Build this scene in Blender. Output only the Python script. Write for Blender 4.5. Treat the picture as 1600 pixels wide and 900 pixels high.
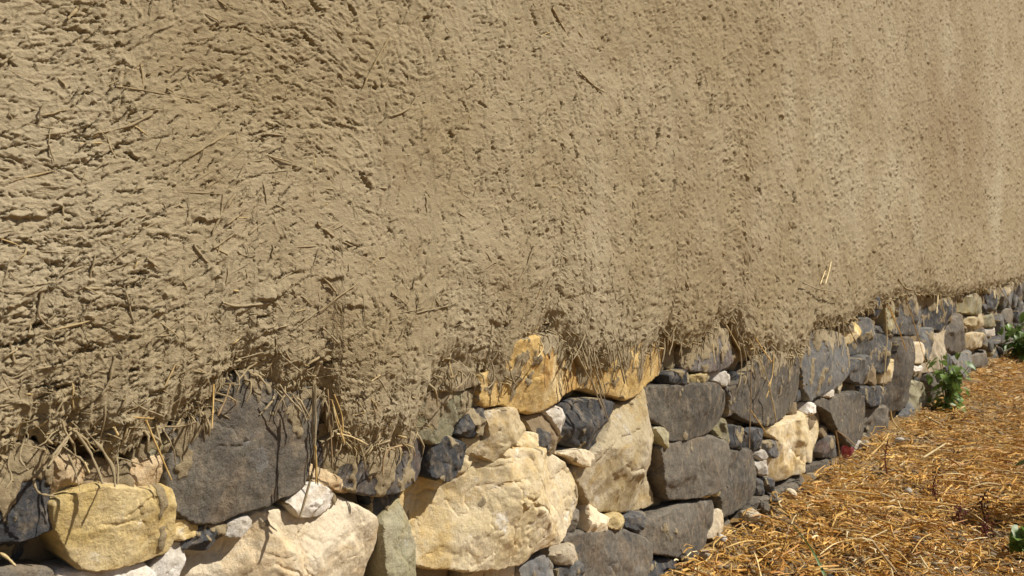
import bpy, math, random
import numpy as np
from mathutils import Matrix, Vector
from mathutils.geometry import delaunay_2d_cdt

random.seed(7)
RNG = np.random.default_rng(11)
scene = bpy.context.scene
for o in list(bpy.data.objects):
    bpy.data.objects.remove(o)
COL = scene.collection

# ---------------------------------------------------------------- camera
# wall plane is y = 0 (camera side is -y), x runs along the wall, ground is z = 0
CAMH = 0.848
THETA = math.radians(37.3)
PITCH = math.radians(1.76)
FPX = 1300.0
CAMP = np.array([0.0, -1.0, CAMH])
FWD = np.array([math.cos(THETA) * math.cos(PITCH), math.sin(THETA) * math.cos(PITCH), -math.sin(PITCH)])
RGT = np.array([math.sin(THETA), -math.cos(THETA), 0.0])
UPV = np.cross(RGT, FWD)
cam = bpy.data.cameras.new('camera')
cam.sensor_width = 36.0
cam.lens = 36.0 * FPX / 1600.0
cam.clip_start = 0.02
cam.clip_end = 2000
cam.dof.use_dof = True
cam.dof.focus_distance = 1.5
cam.dof.aperture_fstop = 14.0
camo = bpy.data.objects.new('camera', cam)
COL.objects.link(camo)
camo.matrix_world = Matrix(((RGT[0], UPV[0], -FWD[0], CAMP[0]), (RGT[1], UPV[1], -FWD[1], CAMP[1]),
                            (RGT[2], UPV[2], -FWD[2], CAMP[2]), (0, 0, 0, 1)))
scene.camera = camo

# ---------------------------------------------------------------- sky, sun, exposure
SUN = Vector((0.52, -0.80, 1.08)).normalized()
world = bpy.data.worlds.new('World')
scene.world = world
world.use_nodes = True
wn = world.node_tree
bg = wn.nodes['Background']
sky = wn.nodes.new('ShaderNodeTexSky')
sky.sky_type = 'NISHITA'
sky.sun_disc = False
sky.sun_elevation = math.asin(SUN.z)
sky.sun_rotation = math.atan2(SUN.x, SUN.y)
wn.links.new(sky.outputs[0], bg.inputs[0])
bg.inputs[1].default_value = 0.05
sl = bpy.data.lights.new('sun', 'SUN')
sl.energy = 5.0
sl.angle = math.radians(0.53)
sl.color = (1.0, 0.95, 0.87)
so = bpy.data.objects.new('sun', sl)
COL.objects.link(so)
so.rotation_euler = SUN.to_track_quat('Z', 'Y').to_euler()
so.location = (3, -6, 10)
scene.view_settings.view_transform = 'Standard'
scene.view_settings.look = 'None'
scene.view_settings.exposure = 0.25
scene.view_settings.gamma = 1.0
scene.view_settings.use_curve_mapping = False


# ---------------------------------------------------------------- helpers
def ray(px, py):
    return FWD + RGT * ((px - 800.0) / FPX) - UPV * ((py - 450.0) / FPX)


def on_wall(px, py, y0=0.0):
    d = ray(px, py)
    t = (y0 - CAMP[1]) / d[1]
    p = CAMP + d * t
    return float(p[0]), float(p[2])


def on_ground(px, py, z0=0.0):
    d = ray(px, py)
    t = (z0 - CAMP[2]) / d[2]
    p = CAMP + d * t
    return float(p[0]), float(p[1])


REG = {1: (0, 540, 2.5), 2: (240, 540, 2.5), 3: (580, 540, 2.5), 4: (860, 460, 2.045), 5: (1200, 400, 3.0),
       6: (1080, 560, 2.646), 7: (0, 0, 3.0), 8: (500, 0, 3.0), 9: (0, 300, 2.812), 10: (400, 300, 2.648), 0: (0, 0, 1.0)}


def unreg(r, pts):
    ox, oy, k = REG[r]
    return [(ox + a / k, oy + b / k) for a, b in pts]


def hash2(ix, iy, seed):
    h = (ix.astype(np.int64) * 374761393 + iy.astype(np.int64) * 668265263 + seed * 2147483647) & 0xFFFFFFFF
    h = ((h ^ (h >> 13)) * 1274126177) & 0xFFFFFFFF
    h = h ^ (h >> 16)
    return (h & 0xFFFF).astype(np.float32) * np.float32(1.0 / 65536.0)


def pn(x, y, seed=0):
    """gradient noise about -0.7..0.7"""
    x = np.asarray(x, np.float64); y = np.asarray(y, np.float64)
    ix = np.floor(x); iy = np.floor(y)
    fx = (x - ix).astype(np.float32); fy = (y - iy).astype(np.float32)
    ux = fx * fx * fx * (fx * (fx * 6 - 15) + 10); uy = fy * fy * fy * (fy * (fy * 6 - 15) + 10)

    def g(dx, dy):
        a = hash2(ix + dx, iy + dy, seed) * np.float32(2 * math.pi)
        return np.cos(a) * (fx - dx) + np.sin(a) * (fy - dy)
    a = g(0, 0); b = g(1, 0); c = g(0, 1); d = g(1, 1)
    return (a + (b - a) * ux) * (1 - uy) + (c + (d - c) * ux) * uy


def fbm(x, y, octv=4, seed=0, gain=0.5):
    s = 0; a = 1.0; f = 1.0
    for i in range(octv):
        s = s + a * pn(np.asarray(x) * f + 17.3 * i, np.asarray(y) * f - 9.1 * i, seed + i)
        a *= gain; f *= 2.03
    return s


def smooth(a, b, x):
    t = np.clip((x - a) / (b - a), 0, 1)
    return t * t * (3 - 2 * t)


def mesh_np(name, V, Q, mat, smoothf=True, parent=None, attrs=None, tris=False):
    """V (n,3), Q (m,4) or (m,3)"""
    V = np.ascontiguousarray(V, np.float32); Q = np.ascontiguousarray(Q, np.int32)
    k = Q.shape[1]
    me = bpy.data.meshes.new(name)
    me.vertices.add(len(V)); me.vertices.foreach_set('co', V.ravel())
    me.loops.add(Q.size); me.loops.foreach_set('vertex_index', Q.ravel())
    me.polygons.add(len(Q))
    me.polygons.foreach_set('loop_start', np.arange(0, Q.size, k, dtype=np.int32))
    me.polygons.foreach_set('use_smooth', np.full(len(Q), smoothf))
    me.update(calc_edges=True)
    if attrs:
        for an, arr in attrs.items():
            arr = np.ascontiguousarray(arr, np.float32)
            if arr.ndim == 1:
                at = me.attributes.new(an, 'FLOAT', 'POINT'); at.data.foreach_set('value', arr)
            else:
                at = me.attributes.new(an, 'FLOAT_COLOR', 'POINT'); at.data.foreach_set('color', arr.ravel())
    me.materials.append(mat)
    o = bpy.data.objects.new(name, me)
    COL.objects.link(o)
    if parent:
        o.parent = parent
    return o


def grid_quads(nr, nc, wrap=False):
    idx = np.arange(nr * nc).reshape(nr, nc)
    if wrap:
        nx = np.roll(idx, -1, axis=1)
        a = idx[:-1]; b = nx[:-1]; c = nx[1:]; d = idx[1:]
    else:
        a = idx[:-1, :-1]; b = idx[:-1, 1:]; c = idx[1:, 1:]; d = idx[1:, :-1]
    return np.stack([a, b, c, d], -1).reshape(-1, 4)


def empty(name, loc, label, cat, group=None):
    o = bpy.data.objects.new(name, None)
    o.empty_display_size = 0.1
    COL.objects.link(o)
    o.location = loc
    tag(o, label, cat, group)
    return o


def tag(o, label, cat, group=None, kind=None):
    if label: o['label'] = label
    if cat: o['category'] = cat
    if group: o['group'] = group
    if kind: o['kind'] = kind


def tubes(P, R, m=5, cap=True, squash=None):
    """P (n,k,3) paths, R (n,k) radii -> V, Q with m-sided tubes"""
    P = np.asarray(P, np.float64); n, k, _ = P.shape
    T = np.gradient(P, axis=1)
    T /= np.linalg.norm(T, axis=2, keepdims=True) + 1e-12
    ref = np.where(np.abs(T[:, :1, 2:3]) > 0.8, np.array([[[1.0, 0.3, 0]]]), np.array([[[0, 0, 1.0]]]))
    A = np.cross(T, np.broadcast_to(ref, T.shape)); A /= np.linalg.norm(A, axis=2, keepdims=True) + 1e-12
    B = np.cross(T, A)
    ang = np.arange(m) * 2 * math.pi / m
    R = np.asarray(R)[:, :, None, None]
    V = P[:, :, None, :] + R * (A[:, :, None, :] * np.cos(ang)[None, None, :, None] + B[:, :, None, :] * np.sin(ang)[None, None, :, None])
    base = grid_quads(k, m, wrap=True)
    off = np.arange(n)[:, None, None] * (k * m)
    Q = (base[None] + off).reshape(-1, 4)
    return V.reshape(-1, 3), Q


# ---------------------------------------------------------------- materials
class NB:
    def __init__(s, name):
        s.m = bpy.data.materials.new(name); s.m.use_nodes = True
        s.t = s.m.node_tree; s.p = s.t.nodes['Principled BSDF']
        s.p.inputs['Roughness'].default_value = 0.95
        s.p.inputs['Specular IOR Level'].default_value = 0.15

    def n(s, typ, **kw):
        nd = s.t.nodes.new('ShaderNode' + typ)
        for k, v in kw.items(): setattr(nd, k, v)
        return nd

    def set(s, sock, v):
        if hasattr(v, 'is_linked') or hasattr(v, 'links'): s.t.links.new(v, sock)
        else:
            if isinstance(v, tuple) and len(v) == 3 and sock.type == 'RGBA': v = v + (1,)
            sock.default_value = v

    def pos(s):
        return s.n('NewGeometry').outputs['Position']

    def noise(s, vec, scale, det=4, rough=0.6, dist=0.0, stretch=None, rot=None):
        if stretch:
            mp = s.n('Mapping'); s.set(mp.inputs[0], vec); mp.inputs['Scale'].default_value = stretch
            if rot: mp.inputs['Rotation'].default_value = rot
            vec = mp.outputs[0]
        nd = s.n('TexNoise'); s.set(nd.inputs['Vector'], vec)
        nd.inputs['Scale'].default_value = scale; nd.inputs['Detail'].default_value = det
        nd.inputs['Roughness'].default_value = rough; nd.inputs['Distortion'].default_value = dist
        return nd.outputs['Fac']

    def ramp(s, f, a, b, lo=0.0, hi=1.0):
        nd = s.n('MapRange'); nd.interpolation_type = 'SMOOTHSTEP'
        s.set(nd.inputs['Value'], f); nd.inputs['From Min'].default_value = a; nd.inputs['From Max'].default_value = b
        nd.inputs['To Min'].default_value = lo; nd.inputs['To Max'].default_value = hi
        return nd.outputs[0]

    def mix(s, f, a, b, mode='MIX'):
        nd = s.n('Mix', data_type='RGBA', blend_type=mode)
        s.set(nd.inputs[0], f); s.set(nd.inputs[6], a); s.set(nd.inputs[7], b)
        return nd.outputs[2]

    def math(s, op, a, b=0.0):
        nd = s.n('Math', operation=op); s.set(nd.inputs[0], a); s.set(nd.inputs[1], b)
        return nd.outputs[0]

    def attr(s, name, col=False):
        nd = s.n('Attribute'); nd.attribute_name = name
        return nd.outputs['Color' if col else 'Fac']

    def bump(s, h, dist, strength=1.0):
        nd = s.n('Bump'); s.set(nd.inputs['Height'], h); nd.inputs['Distance'].default_value = dist
        nd.inputs['Strength'].default_value = strength
        s.t.links.new(nd.outputs[0], s.p.inputs['Normal'])

    def color(s, c): s.set(s.p.inputs['Base Color'], c)


MUD_A = (0.303, 0.237, 0.134)
MUD_B = (0.358, 0.290, 0.180)
MUD_C = (0.24, 0.170, 0.088)


def mud_color(b, pos):
    c = b.mix(b.ramp(b.noise(pos, 3.0, 4), 0.35, 0.68), MUD_A, MUD_B)
    c = b.mix(b.ramp(b.noise(pos, 9.0, 5, 0.65), 0.52, 0.75, 0, 0.55), c, MUD_C)
    f = b.noise(pos, 60, 3, 0.6, 0.8, stretch=(1, 1, 3))
    c = b.mix(b.ramp(f, 0.55, 0.75, 0, 0.35), c, (0.46, 0.375, 0.235))
    c = b.mix(b.ramp(b.noise(pos, 330, 3, 0.7), 0.38, 0.62, 0.25, 0.0), c, (0.19, 0.135, 0.075))
    return c


def mat_plaster():
    b = NB('mud_plaster'); p = b.pos()
    c = mud_color(b, p)
    c = b.mix(b.attr('stain'), c, (0.255, 0.186, 0.105))
    c = b.mix(b.attr('pale'), c, (0.41, 0.345, 0.23))
    b.color(c)
    h = b.math('ADD', b.noise(p, 420, 4, 0.7), b.math('MULTIPLY', b.noise(p, 130, 3, 0.6, 1.0, stretch=(1, 1, 2.5), rot=(0, 0.3, 0)), 1.6))
    fl = b.ramp(b.noise(p, 55, 5, 0.72, 1.6, stretch=(1, 1, 2.4), rot=(0, 0.25, 0)), 0.42, 0.50)
    fl = b.math('ADD', fl, b.ramp(b.noise(p, 95, 4, 0.7, 2.2, stretch=(1, 1, 1.6), rot=(0, -0.5, 0)), 0.40, 0.47, 0.0, 0.8))
    h = b.math('ADD', h, b.math('MULTIPLY', b.math('MULTIPLY', fl, b.attr('coarse')), 1.3))
    b.bump(h, 0.0012, 0.75)
    return b.m


def mat_fibre():
    b = NB('mud_coated_straw'); p = b.pos()
    c = mud_color(b, p)
    c = b.mix(b.attr('bare'), c, (0.66, 0.47, 0.20))
    b.color(c)
    b.bump(b.noise(p, 350, 3, 0.7), 0.001, 0.7)
    return b.m


def mat_stone(name, c1, c2, c3, pits=0.3, patch=None, veinscale=14, bumpd=0.003, stain=None):
    b = NB(name); p = b.pos()
    oi = b.n('ObjectInfo').outputs['Random']
    off = b.n('VectorMath', operation='ADD'); b.set(off.inputs[0], p)
    cm = b.n('CombineXYZ'); b.set(cm.inputs[0], b.math('MULTIPLY', oi, 37.0)); b.set(cm.inputs[1], b.math('MULTIPLY', oi, 11.0))
    b.t.links.new(cm.outputs[0], off.inputs[1]); q = off.outputs[0]
    c = b.mix(b.ramp(b.noise(q, veinscale, 6, 0.65, 0.6), 0.36, 0.64), c1, c2)
    c = b.mix(b.ramp(b.noise(q, veinscale * 0.55, 5, 0.7, 0.9), 0.52, 0.70), c, c3)
    if patch:
        c = b.mix(b.ramp(b.noise(q, 22, 5, 0.7, 0.5), 0.60, 0.68, 0, 0.8), c, patch)
    if stain:
        c = b.mix(b.ramp(b.noise(q, 7, 4, 0.7, 1.2), 0.50, 0.66, 0, 0.75), c, stain)
    c = b.mix(b.ramp(b.noise(q, 190, 4, 0.75), 0.34, 0.52, pits, 0.0), c, tuple(x * 0.35 for x in c1))
    hv = b.n('HueSaturation'); b.set(hv.inputs['Value'], b.ramp(oi, 0, 1, 0.72, 1.30)); b.set(hv.inputs['Color'], c)
    c = hv.outputs[0]
    # smears of wall mud left on the stone faces
    mk = b.math('ADD', b.attr('mud'), b.math('MULTIPLY', b.math('SUBTRACT', b.noise(p, 120, 5, 0.7), 0.5), 1.1))
    mf = b.ramp(mk, 0.38, 0.58)
    dust = b.ramp(b.noise(p, 55, 5, 0.7, stretch=(1, 1, 0.7)), 0.45, 0.70, 0.0, 0.38)
    c = b.mix(dust, c, (0.40, 0.31, 0.20))
    c = b.mix(mf, c, mud_color(b, p))
    b.color(c)
    b.p.inputs['Roughness'].default_value = 0.85
    b.p.inputs['Specular IOR Level'].default_value = 0.25
    h = b.math('ADD', b.noise(q, 60, 8, 0.72, 0.3), b.math('MULTIPLY', b.noise(q, 300, 4, 0.8), 0.45))
    h = b.math('ADD', h, b.math('MULTIPLY', mf, 0.5))
    b.bump(h, bumpd * 1.25, 1.0)
    return b.m


M = {}
M['plaster'] = mat_plaster()
M['fibre'] = mat_fibre()
M['basalt'] = mat_stone('basalt_stone', (0.062, 0.065, 0.070), (0.10, 0.098, 0.095), (0.040, 0.044, 0.052), 0.35, (0.22, 0.22, 0.21), 12)
M['grey'] = mat_stone('grey_stone', (0.120, 0.104, 0.082), (0.160, 0.140, 0.108), (0.085, 0.080, 0.072), 0.5, (0.20, 0.185, 0.165), 9, 0.0042, stain=(0.185, 0.142, 0.095))
M['blue'] = mat_stone('blue_grey_stone', (0.125, 0.125, 0.122), (0.175, 0.168, 0.150), (0.085, 0.09, 0.095), 0.3, None, 10)
M['purple'] = mat_stone('purple_grey_stone', (0.12, 0.105, 0.095), (0.165, 0.15, 0.13), (0.085, 0.083, 0.082), 0.4, (0.30, 0.27, 0.23), 11, stain=(0.16, 0.09, 0.075))
M['yellow'] = mat_stone('yellow_stone', (0.57, 0.42, 0.165), (0.65, 0.51, 0.26), (0.70, 0.59, 0.38), 0.35, (0.74, 0.66, 0.5), 11, 0.0035, stain=(0.46, 0.30, 0.09))
M['ochre'] = mat_stone('ochre_stone', (0.57, 0.38, 0.13), (0.63, 0.45, 0.19), (0.64, 0.50, 0.27), 0.25, None, 8, 0.004, stain=(0.42, 0.22, 0.05))
M['gold'] = mat_stone('golden_limestone', (0.60, 0.48, 0.27), (0.67, 0.56, 0.38), (0.55, 0.39, 0.16), 0.3, (0.76, 0.71, 0.60), 8, 0.0032, stain=(0.54, 0.37, 0.14))
M['cream'] = mat_stone('cream_limestone', (0.61, 0.50, 0.33), (0.67, 0.57, 0.41), (0.56, 0.43, 0.26), 0.25, None, 9, 0.003, stain=(0.60, 0.44, 0.24))
M['white'] = mat_stone('white_stone', (0.60, 0.54, 0.44), (0.67, 0.62, 0.54), (0.50, 0.42, 0.31), 0.3, None, 18, 0.003)
M['red'] = mat_stone('reddish_stone', (0.47, 0.33, 0.175), (0.56, 0.43, 0.26), (0.40, 0.25, 0.12), 0.35, None, 22, 0.004)
M['olive'] = mat_stone('greenish_stone', (0.34, 0.31, 0.18), (0.42, 0.38, 0.25), (0.24, 0.23, 0.16), 0.4, (0.55, 0.52, 0.42), 15, 0.004, stain=(0.36, 0.27, 0.10))


def mat_mortar():
    b = NB('mud_mortar'); p = b.pos()
    b.color(b.mix(b.noise(p, 12, 4), (0.20, 0.145, 0.085), (0.31, 0.235, 0.14)))
    b.bump(b.noise(p, 120, 5, 0.7), 0.004)
    return b.m


M['mortar'] = mat_mortar()


def mat_ground():
    b = NB('earth'); p = b.pos()
    c = b.mix(b.ramp(b.noise(p, 5, 5, 0.65), 0.35, 0.65), (0.27, 0.165, 0.065), (0.38, 0.235, 0.09))
    c = b.mix(b.attr('soil'), c, (0.30, 0.225, 0.14))
    f = b.noise(p, 70, 4, 0.7, 1.5, stretch=(1, 3, 1))
    c = b.mix(b.ramp(f, 0.5, 0.68, 0, 0.6), c, (0.46, 0.29, 0.09))
    c = b.mix(b.ramp(b.noise(p, 160, 3, 0.7), 0.3, 0.5, 0.5, 0), c, (0.10, 0.065, 0.035))
    b.color(c)
    b.bump(b.math('ADD', b.noise(p, 90, 5, 0.7), f), 0.008)
    return b.m


def mat_straw():
    b = NB('dry_straw'); p = b.pos()
    c = b.attr('col', True)
    c = b.mix(b.ramp(b.noise(p, 150, 3, 0.6), 0.4, 0.7, 0, 0.3), c, (0.22, 0.13, 0.05))
    b.color(c)
    b.p.inputs['Roughness'].default_value = 0.6
    b.p.inputs['Specular IOR Level'].default_value = 0.3
    return b.m


def mat_plain(name, c1, c2, sc=40, rough=0.7, spec=0.3, trans=0.0):
    b = NB(name); p = b.pos()
    c = b.mix(b.ramp(b.noise(p, sc, 4, 0.6), 0.35, 0.65), c1, c2)
    hv = b.n('HueSaturation'); b.set(hv.inputs['Value'], b.ramp(b.n('ObjectInfo').outputs['Random'], 0, 1, 0.75, 1.25)); b.set(hv.inputs['Color'], c)
    b.color(hv.outputs[0])
    b.p.inputs['Roughness'].default_value = rough; b.p.inputs['Specular IOR Level'].default_value = spec
    if trans:
        td = b.n('BsdfTranslucent'); b.set(td.inputs[0], hv.outputs[0])
        ms = b.n('MixShader'); ms.inputs[0].default_value = trans
        b.t.links.new(b.p.outputs[0], ms.inputs[1]); b.t.links.new(td.outputs[0], ms.inputs[2])
        b.t.links.new(ms.outputs[0], b.t.nodes['Material Output'].inputs[0])
    else:
        b.bump(b.noise(p, sc * 5, 3, 0.6), 0.001, 0.6)
    return b.m


M['ground'] = mat_ground()
M['straw'] = mat_straw()
M['strawstem'] = mat_plain('pale_straw', (0.62, 0.45, 0.20), (0.72, 0.58, 0.32), 60, 0.55)
M['goldstem'] = mat_plain('golden_straw', (0.52, 0.33, 0.10), (0.64, 0.44, 0.17), 60, 0.55)
M['brownstem'] = mat_plain('brown_straw', (0.26, 0.17, 0.085), (0.36, 0.25, 0.13), 60, 0.8)
M['leaf'] = mat_plain('green_leaf', (0.13, 0.22, 0.04), (0.21, 0.31, 0.075), 30, 0.45, 0.4, 0.3)
M['grassleaf'] = mat_plain('grass_green', (0.10, 0.17, 0.05), (0.16, 0.23, 0.08), 30, 0.5, 0.3, 0.2)
M['stem'] = mat_plain('plant_stem', (0.10, 0.13, 0.04), (0.16, 0.12, 0.05), 30)
M['redseed'] = mat_plain('dark_red_seed', (0.085, 0.018, 0.014), (0.15, 0.035, 0.024), 80)
M['redpetal'] = mat_plain('crimson_leaf', (0.48, 0.06, 0.10), (0.60, 0.20, 0.22), 60, 0.5, 0.3)

# ---------------------------------------------------------------- plaster lower edge, traced then turned into wall coordinates
EDGE_PX = []
for r, pts in (
    (1, [(0, 470), (60, 405), (120, 372), (165, 345), (200, 420), (240, 400), (300, 350), (340, 380), (440, 420), (480, 450), (520, 435),
         (600, 372), (660, 335), (730, 292), (800, 285), (860, 255), (900, 165), (940, 118)]),
    (2, [(360, 118), (430, 135), (480, 165), (540, 205), (600, 195), (640, 175), (690, 200), (725, 330), (780, 400), (840, 440), (900, 412), (960, 402)]),
    (3, [(130, 425), (190, 345), (215, 300), (235, 180), (260, 150), (330, 92), (420, 112), (470, 102), (530, 150), (580, 120), (600, 40), (640, 10)]),
    (4, [(0, 112), (40, 150), (100, 190), (135, 235), (165, 225), (200, 250), (240, 215), (290, 225), (350, 170), (385, 130), (405, 140), (450, 172), (500, 152), (540, 92), (600, 92), (625, 160), (655, 200), (700, 170), (760, 205), (818, 185)]),
    (5, [(90, 395), (150, 352), (230, 342), (320, 332), (400, 312), (480, 250), (505, 222), (560, 222), (600, 202), (680, 182), (780, 182), (860, 192),
         (940, 172), (1010, 160), (1100, 140), (1200, 105)])):
    EDGE_PX += unreg(r, pts)
EX, EZ = [], []
for a, b_ in EDGE_PX:
    x, z = on_wall(a, b_, -0.025)
    if not EX or x > EX[-1] + 1e-3:
        EX.append(x); EZ.append(z)
EZM = 0.645
EX = np.array([-4.0] + EX + [EX[-1] + 1.5, 30.0]); EZ = np.array([EZM] + EZ + [EZM, EZM])


def edge_z(x):
    z = np.interp(x, EX, EZ)
    return z


def depth_at(x, y=0.0):
    return (x - CAMP[0]) * FWD[0] + (y - CAMP[1]) * FWD[1]


# ---------------------------------------------------------------- the mud plaster
xs = [-2.6]
while xs[-1] < 13.0:
    x = xs[-1]; dp = max(depth_at(x), 0.75)
    st = min(dp * dp / 850.0, 2.4 * dp / 830.0)
    if x < 0.30: st = min(0.03, 0.00105 + (0.30 - x) * 0.022)
    if x > 10.4: st = 0.06
    xs.append(x + st)
XS = np.array(xs); NC = len(XS)
DEP = np.maximum(depth_at(XS), 0.80)
DZ = DEP / 860.0
DX = np.gradient(XS)
NR = 450
WTOP = 3.6
zb = edge_z(XS) + 0.014 * pn(XS * 45, XS * 0, 5) + 0.012 * pn(XS * 120, XS * 0, 6) + 0.008 * pn(XS * 300, XS * 0, 7)
ztopvis = CAMH + 0.36 * DEP + 0.02
V_ = np.linspace(0, 1, NR)[:, None]
Z = zb[None] + (ztopvis - zb)[None] * V_
DZc = (ztopvis - zb) / (NR - 1)
X = np.broadcast_to(XS[None], Z.shape)
EA = np.clip(0.30 - 0.12 * X, -0.1, 0.35)
ANG = EA + 1.1 * pn(X * 2.3, Z * 2.3, 40) + 0.9 * pn(X * 8, Z * 8, 41)


def relief(X, Z, lod):
    """hand-smeared relief without the single cracks and straws"""
    rough = smooth(-0.25, 0.35, fbm(X * 3.0, Z * 3.0, 3, 66) + 0.05)          # rough areas against smoother, trowelled ones
    H = 0.009 * fbm(X * 2.2, Z * 2.2, 2, 50) + 0.0045 * fbm(X * 9, Z * 9, 2, 55) + 0.0008 * fbm(X * 40, Z * 40, 2, 60, 0.5) * (0.3 + rough)
    c0, s0 = math.cos(0.22), math.sin(0.22)
    wx = X + 0.02 * pn(X * 14, Z * 14, 61); wz = Z + 0.03 * pn(X * 9 + 4, Z * 9, 62)
    uu = wx * c0 + wz * s0; vv = -wx * s0 + wz * c0
    nf = fbm(uu * 42, vv * 150, 3, 63, 0.6)
    saw = nf * 3.2; saw = saw - np.floor(saw)
    H = H + (0.0004 + 0.0005 * rough) * nf
    H = H + (0.0002 + 0.00055 * rough) * saw * smooth(0.0, 0.4, pn(X * 22, Z * 30, 64) + 0.05)
    uu2 = wx * math.cos(-0.8) + wz * math.sin(-0.8); vv2 = -wx * math.sin(-0.8) + wz * math.cos(-0.8)
    nf2 = fbm(uu2 * 60, vv2 * 150, 2, 73, 0.6)
    wv = smooth(0.5, 1.6, X)
    saw2 = nf2 * 2.5; saw2 -= np.floor(saw2)
    return H + wv * ((0.0005 * nf2) + 0.0008 * saw2 * smooth(0.0, 0.35, pn(X * 30, Z * 30, 74) + 0.1)) / np.maximum(lod, 0.35)


lod = (0.0016 / np.maximum(np.maximum(DZ, DX * 0.6), 0.0016))[None]      # finer relief is kept where the mesh is fine enough
Hh = relief(X, Z, lod)
ROUGH2 = smooth(-0.22, 0.30, fbm(X * 4.0, Z * 3.0, 3, 67)) * np.ones_like(X)
ROUGH2 = np.maximum(ROUGH2, np.exp(-(Z - zb[None]) / 0.10))


def stamp(n, kind):
    rr = RNG.integers(0, NR, n); cc = RNG.integers(0, NC, n)
    U = RNG.random((n, 8))
    for i in range(n):
        r, c = int(rr[i]), int(cc[i])
        if U[i, 7] > min(1.0, (DEP[c] / 1.9) ** (0.5 if kind == 'fibre' else 1.2)) * (0.4 if kind == 'pit' and XS[c] > 1.2 else 1.0) * ((0.6 if kind in ('fibre', 'crack') else 0.35) + 0.7 * float(ROUGH2[r, c])): continue
        x0 = XS[c]; z0 = Z[r, c]
        near_edge = max(0.0, 1 - (z0 - zb[c]) / 0.16)
        mnw = max(DZc[c], DX[c] * 0.6)
        u = U[i]
        a = ANG[r, c] + (u[0] - 0.5) * 2.2 * (1.0 if x0 > 0.9 else 0.42)
        if kind == 'fibre':
            L = 0.003 + 0.018 * u[1] ** 3.0; w = max(0.0005 + 0.0011 * u[2] ** 3, 0.75 * mnw); h = w * (0.6 + 0.7 * u[3])
            if u[4] < 0.3: a = (u[5] - 0.5) * 3.1
        elif kind == 'crack':
            L = 0.002 + 0.020 * u[1] ** 4.0; w = max(0.0004 + 0.0004 * u[2] ** 2, 0.52 * mnw); h = -(0.0015 + 0.0055 * u[3] ** 1.3)
            if x0 > 0.9 and u[4] < min(0.8, 0.3 + 0.2 * x0): a = 1.57 + (u[5] - 0.5) * 1.2; L *= 1 + 0.5 * min(x0, 4)
        elif kind == 'pit':
            L = max(0.0012 + 0.0035 * u[1] ** 2, 0.9 * mnw); w = max(L * (0.4 + 0.5 * u[2]), 0.8 * mnw); h = -(0.003 + 0.008 * u[3])
        else:  # flap: a flake of mud lifting towards its lower edge
            L = 0.003 + 0.014 * u[1] ** 2; w = max(0.002 + 0.007 * u[2] ** 1.5, 2.0 * mnw)
            h = (0.0008 + 0.0028 * u[3] ** 2.2) * (1 + 0.7 * near_edge)
            a = ANG[r, c] * 0.8 + (u[0] - 0.5) * 1.0
        L = max(L, 1.5 * mnw)
        ext = L + w * 2.2
        hc = int(min(120, math.ceil(ext / DX[c]) + 1)); hr = int(min(120, math.ceil(ext / DZc[c]) + 1))
        r0, r1, c0_, c1 = max(0, r - hr), min(NR, r + hr + 1), max(0, c - hc), min(NC, c + hc + 1)
        dx = X[r0:r1, c0_:c1] - x0; dz = Z[r0:r1, c0_:c1] - z0
        co, si = math.cos(a), math.sin(a)
        p = dx * co + dz * si; q = -dx * si + dz * co
        if kind == 'flap':
            jag = w * 0.9 * pn(p * 160 + 700 * u[5], p * 0 + 0.4, i % 60) + w * 0.4 * pn(p * 480 + 300 * u[6], p * 0 + 0.4, 3) + w * (u[4] - 0.5) * (p / L) ** 2
            q = q + jag
            f = np.where(q > 0, np.clip(1 - q / (2.0 * w), 0, 1) ** 1.5, np.clip(1 + q / (0.6 * mnw), 0, 1)) * np.clip(1 - (p / L) ** 2, 0, 1) ** 0.7
        else:
            q = q + (u[6] - 0.5) * 0.5 * p * p / L
            if kind == 'crack':
                q = q + 0.0030 * pn(p * 150 + 900 * u[5], p * 0 + 0.37, i % 50) + 0.0014 * pn(p * 380 + 500 * u[6], p * 0 + 0.7, 50 + i % 50)
            f = np.exp(-(q / w) ** 2) * np.clip(1 - (p / L) ** 4, 0, 1)
        Hh[r0:r1, c0_:c1] += h * f


stamp(5000, 'flap')
stamp(30000, 'fibre')
stamp(23000, 'crack')
stamp(500, 'pit')
# bigger flakes and torn-open places low on the wall
for k in range(480):
    c = int(RNG.integers(0, NC)); x0 = XS[c]
    if x0 < 0.0: continue
    dd = abs(RNG.normal(0, 0.11)) + 0.01
    r = int(np.searchsorted(Z[:, c], zb[c] + dd)); r = min(r, NR - 1)
    z0 = Z[r, c]; u = RNG.random(8); mnw = max(DZc[c], DX[c] * 0.6)
    L = max(0.007 + 0.026 * u[0] ** 1.8, 3 * mnw); w = max(0.005 + 0.011 * u[1], 3 * mnw); h = 0.0012 + 0.0034 * u[2] ** 1.8
    a = 0.22 + (u[3] - 0.5) * 1.1
    ext = L + 2.2 * w
    hc = int(min(160, ext / DX[c] + 2)); hr = int(min(160, ext / DZc[c] + 2))
    sl_ = (slice(max(0, r - hr), min(NR, r + hr)), slice(max(0, c - hc), min(NC, c + hc)))
    dx = X[sl_] - x0; dz = Z[sl_] - z0
    p = dx * math.cos(a) + dz * math.sin(a); q = -dx * math.sin(a) + dz * math.cos(a)
    q = q + 0.006 * pn(X[sl_] * 90, Z[sl_] * 60, 90 + k % 5) + w * (u[4] - 0.5) * (p / L) ** 2
    Hh[sl_] += h * np.where(q > 0, np.clip(1 - q / (2 * w), 0, 1) ** 1.3, np.clip(1 + q / (1.5 * mnw), 0, 1) - 0.5 * np.exp(-((q + 0.004) / 0.004) ** 2)) * np.clip(1 - (p / L) ** 2, 0, 1) ** 0.6

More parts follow.
